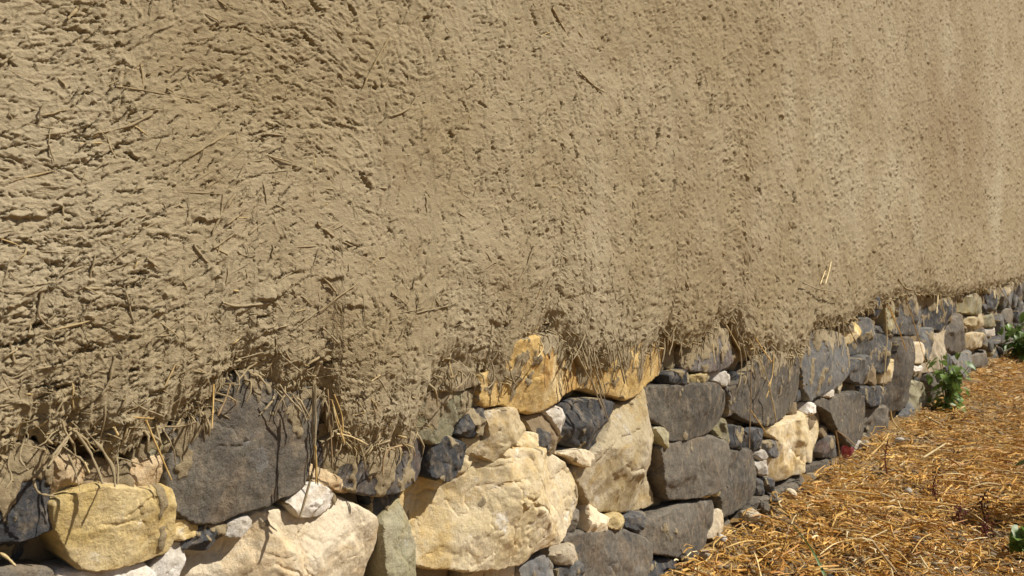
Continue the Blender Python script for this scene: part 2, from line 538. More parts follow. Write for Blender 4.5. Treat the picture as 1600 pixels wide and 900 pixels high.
# torn-out holes with dark depths
for r_, hx, hz, hl, hw in [(10, 330, 705, .016, .009), (10, 258, 722, .012, .008), (10, 640, 590, .010, .007), (9, 1170, 552, .018, .005), (9, 1100, 800, .016, .009), (9, 600, 785, .012, .006), (9, 240, 850, .022, .004), (9, 330, 858, .02, .004), (9, 90, 668, .018, .005),
                          (9, 400, 700, .018, .004), (9, 630, 355, .010, .005), (9, 180, 585, .010, .006), (8, 628, 632, .012, .008), (8, 815, 690, .007, .006), (8, 755, 712, .009, .006), (8, 690, 500, .02, .005), (8, 770, 490, .02, .005), (8, 155, 45, .016, .007), (8, 505, 88, .014, .008), (8, 610, 180, .012, .005), (8, 1195, 465, .012, .008), (8, 1185, 640, .012, .007),
                          (8, 270, 410, .009, .006), (8, 1010, 90, .026, .006), (8, 1395, 730, .016, .008), (8, 225, 850, .022, .006), (8, 1390, 885, .014, .008), (0, 1112, 160, .045, .014), (0, 1095, 130, .04, .012), (0, 1030, 215, .05, .010), (0, 1305, 205, .05, .008), (0, 1403, 268, .09, .012), (0, 1418, 65, .16, .008), (0, 1578, 258, .12, .03), (0, 1300, 80, .08, .008),
                          (0, 1055, 290, .045, .012), (0, 1185, 295, .02, .015), (0, 1240, 310, .03, .02), (4, 180, 135, .02, .012), (4, 250, 150, .016, .014), (4, 390, 140, .02, .02), (4, 700, 150, .03, .02), (5, 515, 225, .06, .03), (5, 630, 190, .05, .02), (5, 245, 265, .03, .02), (10, 1060, 560, .012, .012), (10, 1250, 560, .014, .012), (7, 1480, 30, .02, .008), (7, 1455, 190, .02, .006), (7, 30, 275, .016, .004), (7, 630, 735, .014, .005)]:
    (q_,) = unreg(r_, [(hx, hz)]); x0, z0 = on_wall(q_[0], q_[1], -0.04)
    c = int(np.clip(np.searchsorted(XS, x0), 0, NC - 1)); mnw = max(DZc[c], DX[c] * 0.6)
    a = {9: 0.15, 10: 0.3, 7: -0.5}.get(r_, 1.25 if q_[0] > 900 else 0.9 * math.sin(hx))
    hl = max(hl * 0.75, 2 * mnw); hw = max(hw * 0.55, 1.1 * mnw)
    cs_ = np.abs(XS - x0) < hl * 2; i0, i1 = np.argmax(cs_), len(cs_) - np.argmax(cs_[::-1])
    dx = X[:, i0:i1] - x0; dz = Z[:, i0:i1] - z0
    p = dx * math.cos(a) + dz * math.sin(a); q = -dx * math.sin(a) + dz * math.cos(a)
    rr2 = np.sqrt((p / hl) ** 2 + (q / hw) ** 2) + 1.1 * pn(X[:, i0:i1] * 0.8 / hw, Z[:, i0:i1] * 0.8 / hw, 400 + int(hx)) + 0.5 * pn(X[:, i0:i1] * 2.2 / hw, Z[:, i0:i1] * 2.2 / hw, 500)
    Hh[:, i0:i1] -= min(0.03, 1.7 * hw + 0.006) * smooth(1.0, 0.55, rr2) - 0.15 * hw * np.exp(-((rr2 - 1.25) / 0.25) ** 2)

DE = Z - zb[None]
TH = 0.017 + 0.010 * pn(XS * 7, XS * 0 + 3, 81) + 0.008 * pn(XS * 23, XS * 0 + 3, 82)
prof = (0.026 + (TH[None] - 0.026) * np.exp(-DE / 0.05)) * (0.30 + 0.70 * smooth(0.0, 0.06, DE) ** 0.7) + 0.010 * smooth(0.0, 0.25, DE) + 0.006 * np.exp(-DE / 0.04) * pn(X * 55, Z * 55, 84)
SURF = prof + Hh * (0.4 + 0.6 * smooth(0, 0.01, DE))           # distance of the mud surface out from the wall plane
# lower lip folds back between the stones; the top goes on up to the wall head
rows_y = [np.full(NC, -0.06), np.full(NC, -0.01), SURF[0] * 0.6]
rows_z = [zb + 0.012, zb + 0.006, zb + 0.001]
WT = np.maximum(WTOP, ztopvis + 0.1)
NU = 44
UT = np.linspace(0, 1, NU + 1)[1:] ** 1.25
ZU = Z[-1][None] + (WT - Z[-1])[None] * UT[:, None]
XU = np.broadcast_to(XS[None], ZU.shape)
YU = 0.036 + relief(XU, ZU, lod) + 0.0035 * fbm(XU * 30, ZU * 30, 2, 85) * smooth(0.0, 0.05, UT)[:, None]
Yg = np.concatenate([np.stack(rows_y), SURF, YU, np.full((1, NC), -0.35)])
Zg = np.concatenate([np.stack(rows_z), Z, ZU, WT[None]])
Xg = np.broadcast_to(XS[None], Yg.shape)
stain = 0.75 * smooth(0.02, 0.5, fbm(Xg * 1.1, Zg * 0.9, 3, 95) - 0.10)


def blob(px, py, wx_, wz_, amt):
    x, z = on_wall(px, py, -0.03)
    q = ((Xg - x) / wx_) ** 2 + ((Zg - z) / wz_) ** 2
    return amt * np.exp(-q) * (0.65 + 0.7 * fbm(Xg * 5, Zg * 5, 3, 97))


stain = np.clip(stain * 0.35 + blob(1500, 195, 1.5, 0.50, 1.35) + blob(1180, 90, 0.7, 0.3, 0.3)  + blob(280, 60, 0.07, 0.06, 0.3) + blob(1340, 120, 0.3, 0.5, 0.3), 0, 0.8)
pale = np.clip(0.6 * smooth(0.0, 0.6, fbm(Xg * 1.6 + 5, Zg * 1.2, 3, 99) - 0.05) + blob(1390, 60, 0.5, 0.5, 0.5) + blob(1560, 150, 0.9, 0.9, 0.5) + blob(60, 150, 0.20, 0.16, 0.55) + blob(60, 480, 0.15, 0.12, 0.4) + blob(920, 370, 0.16, 0.22, 0.6), 0, 0.7)

coarse = np.maximum(smooth(-0.02, 0.10, Zg - ztopvis[None]), smooth(0.05, -0.35, Xg))      # where the mesh is coarse the bump carries the flaking

wall = empty('mud_wall', (0, 0, float(EZM)), 'tan wall of cracked mud plaster mixed with chopped straw, above the stone base', 'mud wall')
PZ0 = EZM


def parent_keep(o, p):
    o.parent = p
    o.matrix_parent_inverse = Matrix.Translation(-Vector(p.location))


plaster = mesh_np('plaster', np.stack([Xg, -Yg, Zg], -1).reshape(-1, 3), grid_quads(*Yg.shape), M['plaster'], True, None,
                  {'stain': stain.ravel(), 'pale': pale.ravel(), 'coarse': coarse.ravel()})
parent_keep(plaster, wall)


def surf_y(x, z):
    """y of the mud surface (or of the stone face below it)"""
    c = min(max(int(np.searchsorted(XS, x)), 0), NC - 1)
    if z < zb[c]: return -0.022
    r = min(max(int((z - Z[0, c]) / DZc[c]), 0), NR - 1)
    return -float(SURF[r, c])


# ---------------------------------------------------------------- the stone base
base = empty('stone_base', (0, 0, 0), 'rough dry-laid base of grey, yellow and cream fieldstones beneath the mud plaster', 'stone wall')
STN = []   # (material, protrusion cm, facet 0..1, region, points, label)
S = lambda *a: STN.append(a)
S('basalt', 1.5, .3, 1, [(-160, 480), (-60, 450), (20, 425), (100, 380), (165, 400), (195, 440), (200, 520), (195, 590), (215, 640), (222, 710), (130, 745), (0, 765), (-160, 765)], 'dark grey stone smeared with mud at the left edge')
S('basalt', -4.5, .3, 1, [(-160, 775), (215, 735), (222, 850), (180, 890), (-160, 890)], None)
S('grey', 0, .3, 1, [(-160, 900), (30, 892), (190, 884), (230, 960), (210, 1100), (-160, 1100)], None)
S('yellow', 3.0, .35, 1, [(228, 625), (300, 585), (400, 560), (480, 565), (560, 575), (640, 560), (675, 570), (695, 650), (690, 740), (670, 810), (600, 835), (500, 860), (400, 878), (340, 870), (300, 830), (270, 770), (235, 715)], 'blocky bright yellow stone below the hanging straw')
S('red', 0.5, .6, 1, [(190, 490), (240, 420), (300, 440), (340, 500), (310, 560), (260, 600), (215, 595), (195, 550)], None)
S('red', 1.2, .6, 1, [(470, 490), (520, 460), (600, 440), (690, 445), (695, 490), (670, 530), (600, 565), (545, 578), (480, 560)], 'salmon coloured stone on top of the yellow block')
S('mudst', -0.5, .4, 1, [(320, 470), (400, 450), (475, 480), (480, 560), (420, 590), (340, 570), (310, 540)], None)
S('olive', 0.6, .5, 1, [(520, 440), (560, 390), (620, 360), (680, 365), (690, 400), (660, 425), (600, 440)], None)
S('grey', 2.4, .12, 2, [(65, 345), (130, 300), (200, 285), (260, 240), (300, 185), (330, 120), (420, 100), (540, 120), (600, 150), (660, 180), (678, 220), (660, 300), (640, 380), (620, 470), (600, 560), (520, 590), (430, 625), (350, 660), (260, 695), (190, 690), (130, 660), (95, 620), (75, 540), (68, 470), (92, 400)], 'large flat dark grey stone, biggest of the grey ones')
S('yellow', 0.6, .5, 2, [(92, 690), (140, 685), (175, 705), (165, 740), (120, 755), (90, 755), (80, 720)], None)
S('basalt', 1.2, .8, 2, [(90, 782), (150, 740), (220, 710), (310, 697), (300, 730), (250, 770), (210, 795), (140, 797)], 'thin blue-black slate wedge under the large grey stone')
S('white', 1.6, .6, 2, [(300, 745), (315, 700), (370, 675), (395, 690), (390, 715), (350, 745)], None)
S('white', 0.8, .6, 2, [(-10, 900), (30, 850), (70, 800), (100, 782), (145, 800), (130, 850), (80, 920), (60, 960), (-10, 960)], None)
S('white', 1.0, .5, 1, [(250, 890), (380, 884), (500, 874), (560, 856), (600, 895), (600, 1000), (250, 1000)], None)
S('cream', 3.0, .55, 2, [(110, 890), (160, 822), (250, 805), (330, 755), (400, 705), (440, 670), (520, 650), (600, 672), (680, 655), (740, 615), (790, 620), (850, 650), (890, 670), (915, 710), (925, 770), (915, 830), (900, 900), (880, 1060), (600, 1120), (300, 1110), (110, 1040), (80, 960)], 'wide pinkish cream limestone block at the bottom of the picture')
S('white', 2.4, .7, 2, [(545, 615), (600, 565), (650, 550), (690, 565), (755, 610), (720, 630), (650, 660), (590, 668), (560, 650)], 'small white angular stone on the cream block')
S('red', 0.8, .6, 2, [(640, 465), (700, 500), (760, 540), (788, 585), (740, 575), (690, 550), (640, 540), (630, 500)], None)
S('purple', 1.0, .3, 3, [(-190, 380), (-100, 330), (0, 330), (140, 330), (200, 350), (240, 380), (270, 420), (240, 490), (210, 540), (130, 570), (60, 585), (0, 580), (-60, 570), (-130, 540), (-190, 480)], 'dark purplish grey stone half hidden by a tongue of mud')
S('basalt', -1.0, .3, 2, [(640, 330), (700, 300), (780, 310), (800, 380), (760, 480), (700, 500), (640, 460)], None)
S('olive', 0.2, .25, 3, [(120, 190), (250, 185), (340, 180), (430, 165), (435, 210), (400, 250), (360, 300), (320, 370), (260, 380), (200, 360), (140, 290)], None)
S('blue', 1.6, .3, 3, [(230, 170), (250, 100), (340, 70), (400, 110), (430, 155), (340, 172), (250, 176)], None)
S('basalt', 1.2, .6, 3, [(280, 370), (320, 365), (370, 395), (380, 430), (360, 480), (310, 530), (250, 510), (260, 450)], None)
S('basalt', 1.6, .8, 3, [(355, 350), (365, 300), (400, 260), (440, 235), (465, 250), (470, 320), (480, 350), (420, 358)], None)
S('gold', 3.0, .6, 3, [(470, 265), (600, 250), (620, 280), (645, 340), (600, 370), (540, 400), (500, 455), (440, 425), (480, 360)], None)
S('gold', -0.8, .7, 3, [(385, 365), (470, 355), (475, 385), (440, 400), (440, 455), (410, 440), (390, 400)], None)
S('ochre', 2.4, .35, 3, [(435, 170), (445, 110), (500, 70), (560, -20), (700, -40), (800, -30), (870, 40), (870, 175), (830, 178), (770, 203), (730, 237), (690, 260), (600, 260), (540, 232), (470, 250), (440, 215)], 'ochre yellow stone directly under the plaster fringe')
S('ochre', 1.8, .3, 4, [(95, 130), (200, 110), (300, 100), (385, 100), (402, 160), (398, 265), (350, 285), (270, 335), (190, 322), (140, 308), (105, 290)], 'ochre stone veiled by hanging muddy straw')
S('white', 0.8, .7, 3, [(700, 260), (750, 245), (770, 290), (760, 355), (745, 330), (720, 290)], None)
S('mudst', -0.6, .4, 3, [(620, 285), (690, 270), (730, 320), (760, 370), (740, 420), (660, 410), (650, 340)], None)
S('basalt', 0.6, .8, 3, [(660, 360), (675, 330), (700, 350), (720, 380), (715, 408), (670, 405)], None)
S('gold', 1.2, .7, 3, [(580, 390), (640, 350), (665, 350), (660, 400), (620, 410)], None)
S('cream', 1.6, .7, 3, [(770, 430), (830, 410), (895, 430), (870, 470), (830, 465), (810, 445)], None)
S('basalt', 1.8, .7, 3, [(765, 370), (770, 300), (800, 225), (900, 215), (980, 225), (960, 280), (940, 340), (900, 400), (880, 412), (800, 390)], 'angular blue-black stone between two yellow stones')
S('gold', 4.3, .95, 3, [(160, 620), (205, 575), (230, 520), (310, 530), (360, 470), (440, 440), (490, 460), (560, 405), (640, 420), (720, 410), (780, 440), (830, 490), (858, 540), (855, 610), (820, 690), (790, 750), (740, 790), (680, 800), (630, 820), (600, 860), (500, 870), (420, 890), (330, 890), (250, 880), (190, 830), (165, 740)], 'biggest golden limestone boulder, craggy and bulging')
S('olive', 1.6, .4, 3, [(75, 720), (110, 650), (165, 610), (175, 700), (185, 800), (200, 900), (200, 1040), (90, 1040), (75, 830)], 'narrow greenish stone between the cream and golden blocks')
S('basalt', -2.0, .7, 3, [(35, 600), (150, 560), (165, 590), (130, 640), (70, 700), (45, 650)], None)
S('gold', 3.0, .5, 4, [(110, 570), (160, 510), (210, 440), (230, 370), (300, 350), (330, 300), (345, 360), (350, 430), (380, 500), (370, 580), (385, 650), (390, 680), (330, 705), (250, 705), (215, 695), (170, 715), (150, 660), (120, 610)], 'tall rough golden grey stone right of the biggest boulder')
S('cream', 1.0, .6, 4, [(130, 750), (140, 670), (180, 710), (220, 720), (180, 770), (130, 775)], None)
S('yellow', 1.4, .6, 4, [(190, 720), (230, 705), (265, 730), (250, 748), (200, 750)], None)
S('basalt', 0.6, .7, 4, [(260, 720), (330, 700), (340, 720), (290, 755), (265, 750)], None)
S('grey', 1.8, .25, 4, [(75, 800), (100, 770), (200, 755), (300, 770), (335, 800), (330, 850), (315, 900), (320, 1000), (110, 1010), (100, 870)], 'brownish grey block at the bottom beside the straw')
S('blue', 0.8, .5, 3, [(600, 872), (690, 822), (735, 860), (720, 960), (610, 980)], None)
S('cream', 1.4, .6, 3, [(740, 830), (800, 780), (825, 840), (760, 860)], None)
S('blue', 0.4, .5, 3, [(745, 875), (830, 850), (840, 960), (740, 980)], None)
S('gold', -1.2, .5, 3, [(420, 895), (600, 868), (610, 990), (420, 1000)], None)
S('grey', 2.0, .2, 4, [(340, 330), (345, 300), (400, 295), (480, 290), (550, 285), (575, 310), (570, 370), (545, 420), (500, 455), (440, 465), (400, 470), (385, 430), (350, 400)], 'rounded grey stone with a whitish patch on its right')
S('basalt', 0.8, .7, 4, [(398, 290), (400, 255), (440, 245), (465, 260), (460, 285)], None)
S('yellow', 1.0, .7, 4, [(460, 285), (470, 260), (520, 250), (528, 280)], None)
S('white', 1.0, .7, 4, [(530, 270), (550, 245), (598, 260), (590, 290), (560, 292)], None)
S('basalt', 0.6, .7, 4, [(605, 285), (615, 250), (640, 265), (640, 285)], None)
S('purple', 1.6, .3, 4, [(450, 240), (455, 180), (500, 120), (530, 70), (575, 70), (605, 140), (595, 220), (560, 240), (500, 248)], 'dark brown stone set in a notch of the plaster')
S('basalt', -4.0, .4, 4, [(402, 240), (402, 140), (450, 140), (458, 240)], None)
S('grey', 2.0, .2, 4, [(590, 370), (600, 300), (640, 250), (690, 190), (760, 180), (805, 210), (820, 280), (815, 340), (780, 380), (730, 410), (690, 420), (640, 405)], 'brownish grey stone with straw hanging over it')
S('purple', -0.5, .5, 4, [(578, 390), (580, 300), (600, 290), (600, 330), (592, 385)], None)
S('grey', 2.0, .2, 4, [(375, 490), (440, 467), (530, 457), (565, 470), (575, 520), (560, 590), (540, 630), (470, 650), (400, 662), (385, 610)], None)
S('grey', 1.2, .2, 4, [(568, 505), (650, 497), (665, 560), (665, 640), (620, 690), (560, 715), (548, 640), (563, 590)], None)
S('olive', 0.4, .6, 4, [(530, 430), (570, 400), (590, 440), (580, 480), (550, 460)], None)
S('basalt', 1.0, .7, 4, [(575, 490), (590, 420), (625, 430), (640, 470), (620, 495)], None)
S('basalt', 1.0, .7, 4, [(632, 495), (642, 430), (690, 430), (697, 470), (690, 495)], None)
S('grey', 1.4, .25, 4, [(290, 765), (340, 722), (420, 682), (520, 655), (535, 680), (530, 760), (500, 830), (470, 870), (420, 840), (335, 830), (330, 790)], None)
S('basalt', 0.8, .4, 4, [(325, 855), (420, 848), (440, 880), (430, 1000), (320, 1000)], None)
S('cream', 1.2, .6, 4, [(515, 780), (530, 720), (550, 690), (565, 735), (600, 725), (560, 755), (530, 782)], None)
S('yellow', 1.0, .7, 4, [(470, 652), (490, 634), (527, 628), (520, 650)], None)
S('yellow', 1.0, .7, 4, [(528, 640), (540, 615), (552, 620), (545, 645)], None)
S('white', 1.2, .6, 4, [(655, 505), (690, 500), (705, 520), (680, 530)], None)
S('white', 1.4, .6, 4, [(660, 540), (700, 530), (712, 560), (700, 580), (670, 572)], None)
S('olive', 0.6, .6, 4, [(355, 430), (375, 430), (392, 480), (375, 490)], None)
S('gold', 3.2, .6, 6, [(330, 300), (360, 280), (440, 260), (530, 215), (570, 225), (590, 260), (585, 330), (560, 390), (560, 440), (520, 450), (480, 470), (430, 500), (390, 520), (350, 500), (340, 450), (350, 400), (375, 350), (350, 320)], 'rough pale yellow boulder low in the wall beside the mulch')
S('grey', 1.8, .25, 6, [(530, 165), (600, 165), (700, 140), (745, 170), (760, 260), (765, 320), (720, 350), (680, 370), (620, 330), (600, 280), (590, 230), (560, 210), (530, 200)], None)
S('purple', 0.8, .4, 6, [(560, 390), (580, 330), (610, 310), (620, 370), (620, 410), (560, 415)], None)
S('white', 1.2, .6, 6, [(680, 370), (700, 345), (725, 345), (720, 375), (690, 382)], None)
S('blue', 0.6, .5, 6, [(320, 350), (355, 335), (375, 350), (350, 410), (335, 400)], None)
S('basalt', 0.6, .6, 6, [(310, 490), (340, 500), (372, 530), (360, 560), (330, 540)], None)
S('basalt', 0.2, .6, 6, [(278, 490), (310, 510), (320, 560), (285, 565)], None)
S('grey', 1.0, .5, 6, [(350, 590), (390, 540), (470, 480), (500, 500), (500, 530), (430, 600), (380, 620)], None)
S('grey', 0.6, .5, 6, [(500, 470), (560, 430), (615, 410), (618, 470), (540, 500)], None)
S('blue', 1.8, .25, 5, [(150, 470), (155, 380), (230, 350), (300, 340), (380, 370), (400, 480), (390, 560), (350, 610), (270, 650), (220, 680), (195, 620), (190, 540)], 'blue-grey slab stone with its upper part plastered over')
S('white', 1.4, .6, 5, [(270, 652), (330, 620), (340, 660), (290, 665)], None)
S('white', 1.0, .6, 5, [(195, 740), (210, 690), (238, 700), (225, 735)], None)
S('blue', 2.4, .4, 5, [(405, 540), (430, 490), (470, 465), (510, 510), (500, 590), (460, 605), (415, 590)], None)
S('blue', 1.2, .5, 5, [(425, 430), (435, 350), (470, 290), (535, 320), (515, 450), (480, 470), (430, 470)], None)
S('yellow', 0.8, .6, 5, [(385, 420), (400, 330), (430, 290), (440, 350), (420, 400)], None)
S('blue', 1.6, .4, 5, [(505, 450), (550, 330), (600, 350), (615, 480), (585, 540), (550, 550), (520, 520)], None)
S('gold', 0.8, .6, 5, [(555, 560), (600, 480), (607, 540), (580, 600), (560, 600)], None)
S('grey', 2.2, .35, 5, [(575, 650), (600, 540), (620, 400), (690, 380), (700, 470), (695, 600), (690, 690), (640, 730), (580, 740)], 'tall grey upright stone before the weed')
S('basalt', 0.6, .5, 5, [(470, 620), (520, 610), (570, 620), (570, 690), (500, 710)], None)
S('grey', 1.0, .4, 5, [(500, 720), (570, 705), (630, 745), (600, 800), (520, 860), (500, 800)], None)
S('blue', 1.8, .4, 5, [(615, 300), (640, 190), (740, 160), (770, 220), (765, 320), (720, 370), (650, 370), (620, 350)], None)
S('basalt', 1.6, .5, 5, [(770, 210), (850, 160), (925, 170), (920, 280), (870, 300), (840, 355), (790, 350), (770, 300)], None)
S('blue', 1.0, .5, 5, [(755, 340), (790, 340), (795, 400), (780, 480), (750, 500), (735, 440)], None)
S('cream', 1.8, .6, 5, [(685, 430), (730, 405), (770, 470), (765, 500), (700, 505)], None)
S('white', 1.2, .6, 5, [(695, 515), (745, 520), (745, 545), (700, 545)], None)
S('cream', 1.8, .6, 5, [(795, 470), (800, 390), (850, 310), (875, 350), (870, 420), (850, 490), (800, 550), (760, 555), (755, 510)], None)
S('grey', 2.2, .4, 5, [(870, 430), (875, 310), (920, 270), (950, 310), (950, 390), (940, 430), (900, 455)], None)
S('olive', 1.8, .5, 5, [(930, 270), (940, 190), (1000, 170), (1040, 190), (1040, 250), (990, 275)], None)
S('gold', 1.2, .5, 5, [(940, 290), (990, 285), (995, 330), (960, 330)], None)
S('blue', 1.8, .4, 5, [(880, 480), (980, 440), (985, 560), (970, 610), (930, 600), (900, 540)], None)
S('grey', 1.4, .4, 5, [(985, 470), (1040, 440), (1070, 490), (1040, 520), (990, 530)], None)
S('olive', 1.8, .5, 5, [(1020, 300), (1080, 265), (1090, 320), (1040, 340)], None)
S('white', 1.4, .5, 5, [(1040, 350), (1075, 330), (1080, 370), (1045, 380)], None)
S('blue', 1.6, .5, 5, [(1083, 295), (1110, 270), (1135, 350), (1110, 410), (1060, 415), (1082, 370)], None)
S('grey', 1.4, .5, 5, [(1090, 250), (1165, 245), (1175, 310), (1140, 340), (1110, 280)], None)
S('gold', 0.8, .5, 5, [(950, 420), (960, 360), (1010, 360), (1010, 430), (955, 440)], None)
M['mudst'] = M['mortar']


def chaikin(p, it):
    for _ in range(it):
        q = np.roll(p, -1, axis=0)
        p = np.stack([0.90 * p + 0.10 * q, 0.10 * p + 0.90 * q], 1).reshape(-1, 2)
    return p


def resample(p, n):
    q = np.vstack([p, p[:1]])
    d = np.r_[0, np.cumsum(np.linalg.norm(np.diff(q, axis=0), axis=1))]
    t = np.linspace(0, d[-1], n, endpoint=False)
    return np.stack([np.interp(t, d, q[:, 0]), np.interp(t, d, q[:, 1])], 1)


def build_stone(poly, kind, prot, facet, seed, label=None, mudbias=0.0, res=None):
    rg = np.random.default_rng(seed)
    poly = np.array(poly, float)
    area = 0.5 * abs(np.sum(poly[:, 0] * np.roll(poly[:, 1], -1) - poly[:, 1] * np.roll(poly[:, 0], -1)))
    size = math.sqrt(area)
    cx = poly.mean(0)
    dp = max(depth_at(cx[0]), 0.8)
    sp_ = max(1.75 * dp / 832, size / 95) if res is None else size / res
    n = int(np.clip(4.2 * size / sp_, 16, 420))
    out = resample(chaikin(poly, 1), n)
    # area centroid
    a_, b_ = out, np.roll(out, -1, axis=0); cr = a_[:, 0] * b_[:, 1] - a_[:, 1] * b_[:, 0]
    c = ((a_ + b_) * cr[:, None]).sum(0) / (3 * cr.sum())
    rad = np.linalg.norm(out - c, axis=1)
    an = np.arange(n) / n * 2 * math.pi
    jag = 1 + 0.035 * pn(out[:, 0] * 5 / size, out[:, 1] * 5 / size, seed + 2) + 0.022 * pn(out[:, 0] * 60 / max(size * 8, 0.4), out[:, 1] * 60 / max(size * 8, 0.4), seed) + 0.02 * pn(out[:, 0] * 110, out[:, 1] * 110, seed + 3)
    out = c + (out - c) * (jag * (1.01 + 0.0055 / np.maximum(rad, 0.015)))[:, None]
    if np.sum(out[:, 0] * np.roll(out[:, 1], -1) - out[:, 1] * np.roll(out[:, 0], -1)) < 0: out = out[::-1].copy()
    lo, hi = out.min(0), out.max(0)
    hx, hz = np.meshgrid(np.arange(lo[0], hi[0], sp_), np.arange(lo[1], hi[1], sp_ * 0.866))
    hx = hx + (np.arange(hx.shape[0]) % 2)[:, None] * sp_ * 0.5
    I = np.stack([hx.ravel(), hz.ravel()], 1) + rg.normal(0, 0.12 * sp_, (hx.size, 2))

    def edge_dist(P):
        A = out; Bv = np.roll(out, -1, axis=0) - out; L2 = (Bv ** 2).sum(1) + 1e-12
        best = np.full(len(P), 9.0); ins = np.zeros(len(P), bool)
        for k0 in range(0, len(P), 4000):
            q = P[k0:k0 + 4000, None, :] - A[None]
            t = np.clip((q * Bv).sum(2) / L2, 0, 1)
            best[k0:k0 + 4000] = np.sqrt(((q - t[..., None] * Bv) ** 2).sum(2)).min(1)
            za = A[:, 1][None]; zb2 = za + Bv[:, 1][None]; pz = P[k0:k0 + 4000, 1][:, None]; px = P[k0:k0 + 4000, 0][:, None]
            cr_ = ((za > pz) != (zb2 > pz)) & (px < Bv[:, 0][None] * (pz - za) / np.where(np.abs(Bv[:, 1]) < 1e-12, 1e-12, Bv[:, 1])[None] + A[:, 0][None])
            ins[k0:k0 + 4000] = cr_.sum(1) % 2 == 1
        return best, ins
    di, ins = edge_dist(I)
    kp = ins & (di > 0.45 * sp_); I = I[kp]; di = di[kp]
    P = np.concatenate([out, I]); dist = np.concatenate([np.zeros(n), di])
    res_ = delaunay_2d_cdt([Vector((float(a0), float(b0))) for a0, b0 in P], [], [list(range(n))], 1, 1e-7)
    P2_ = np.array([(v.x, v.y) for v in res_[0]])
    if len(P2_) != len(P):
        P = P2_; dist, _i = edge_dist(P)
        map_ = [int(np.argmin(((P - q) ** 2).sum(1))) for q in out]
    else:
        P = P2_; map_ = list(range(n))
    tri = np.array([f for f in res_[2] if len(f) == 3], np.int32)
    x, z = P[:, 0], P[:, 1]
    ex = min(0.0015 + 0.02 * size, 0.0055)
    edge = 1 - np.clip(1 - dist / (ex * (1.0 + 0.5 * pn(x * 30, z * 30, seed + 8))), 0, 1) ** 2.0
    thick = 0.005 + 0.03 * size + 0.003 * facet
    h = -thick + thick * edge
    # broken planes
    if facet > 0.05:
        K = 10 if facet > 0.5 else 6
        pl = None
        for i in range(K):
            th = rg.random() * 6.283; sl = (0.18 + 0.70 * rg.random()) * facet
            o_ = (0.02 + 0.34 * rg.random()) * size * sl
            wob = 0.05 * size * pn(x * 9 / max(size * 4, .3), z * 9 / max(size * 4, .3), seed + 20 + i)
            v = o_ - sl * ((x - c[0]) * math.cos(th) + (z - c[1]) * math.sin(th) + wob)
            pl = v if pl is None else np.minimum(pl, v)
        h = h + np.clip(pl, -0.06, 0.02)
    # ledges and broken-off cells
    nk = 4 + int(7 * facet) + int(size * 12)
    sp = c + (out[rg.integers(0, n, nk)] - c) * np.sqrt(rg.random((nk, 1)))
    wx_ = x + 0.10 * size * fbm(x * 3 / size, z * 3 / size, 3, seed + 41); wz_ = z + 0.10 * size * fbm(x * 3 / size + 7, z * 3 / size, 3, seed + 42)
    D = np.stack([np.hypot(wx_ - a0, (wz_ - b0) * 1.2) for a0, b0 in sp]); D0 = D.min(0)
    W = np.exp(-(D - D0) / (0.035 * size + 0.0006)); W /= W.sum(0)
    hc = sum(W[i] * (0.03 * rg.normal() * size + np.clip(0.38 * rg.normal(), -.6, .6) * (wx_ - sp[i, 0]) + np.clip(0.38 * rg.normal(), -.6, .6) * (wz_ - sp[i, 1])) for i in range(nk))
    h = h + (0.08 + 0.50 * facet) * np.clip(hc, -0.02, 0.02)
    h = h + 0.005 * fbm(x * 11, z * 11, 2, seed + 31) * min(1, size / 0.12) + (0.0012 + 0.0008 * facet) * fbm(x * 50, z * 50, 4, seed + 32, 0.66)
    rid = np.abs(fbm(x * 13, z * 13, 3, seed + 33, 0.5))
    h = h - facet * 0.0025 * min(1, size / 0.1) * np.exp(-(rid / 0.05) ** 2)
    for i in range(int(2 + 5 * facet * min(1, size / 0.1)) if size > 0.05 else 1):
        fp = c + (out[rg.integers(0, n)] - c) * (0.75 * rg.random()); fa = rg.random() * 3.14; fl = (0.12 + 0.30 * rg.random()) * size
        pp_ = (x - fp[0]) * math.cos(fa) + (z - fp[1]) * math.sin(fa); qq_ = -(x - fp[0]) * math.sin(fa) + (z - fp[1]) * math.cos(fa)
        qq_ = qq_ + 0.10 * size * pn(pp_ * 4 / size + i, pp_ * 0 + 0.4, seed + 60 + i) + 0.03 * size * pn(pp_ * 16 / size, pp_ * 0 + 0.6, seed + 70 + i)
        env = np.clip(1 - (pp_ / fl) ** 2, 0, 1)
        stp = 0.012 * size * np.where(qq_ > 0, np.clip(1 - qq_ / (0.25 * size), 0, 1), 0) * env
        h = h - (0.0015 + 0.014 * size * facet) * np.exp(-(qq_ / max(0.0013 + 0.006 * size * facet, 0.8 * sp_)) ** 2) * env + stp * (0.3 + facet)
    y = -(prot / 100.0 + h)
    # back
    depth_b = 0.10 + 0.35 * size
    zback = [(1.0, 0.03), (0.96, 0.5), (0.85, 1.0)]
    y0_ = y[map_]; nb = len(P)
    bx = np.concatenate([c[0] + f * (out[:, 0] - c[0]) for f, _ in zback]); bz = np.concatenate([c[1] + f * (out[:, 1] - c[1]) for f, _ in zback])
    by = np.concatenate([y0_ + g * depth_b for _, g in zback])
    Xs = np.concatenate([x, bx]); Zs = np.concatenate([z, bz]); Ys = np.concatenate([y, by])
    rows = [np.array(map_)] + [nb + i * n + np.arange(n) for i in range(3)]
    st = []
    for r0_, r1_ in zip(rows[:-1], rows[1:]):
        a0, a1, b0, b1 = r0_, np.roll(r0_, -1), r1_, np.roll(r1_, -1)
        st += [np.stack([a0, b0, b1], 1), np.stack([a0, b1, a1], 1)]
    F = np.concatenate([tri] + st)
    dd = np.interp(Xs, EX, EZ) - Zs
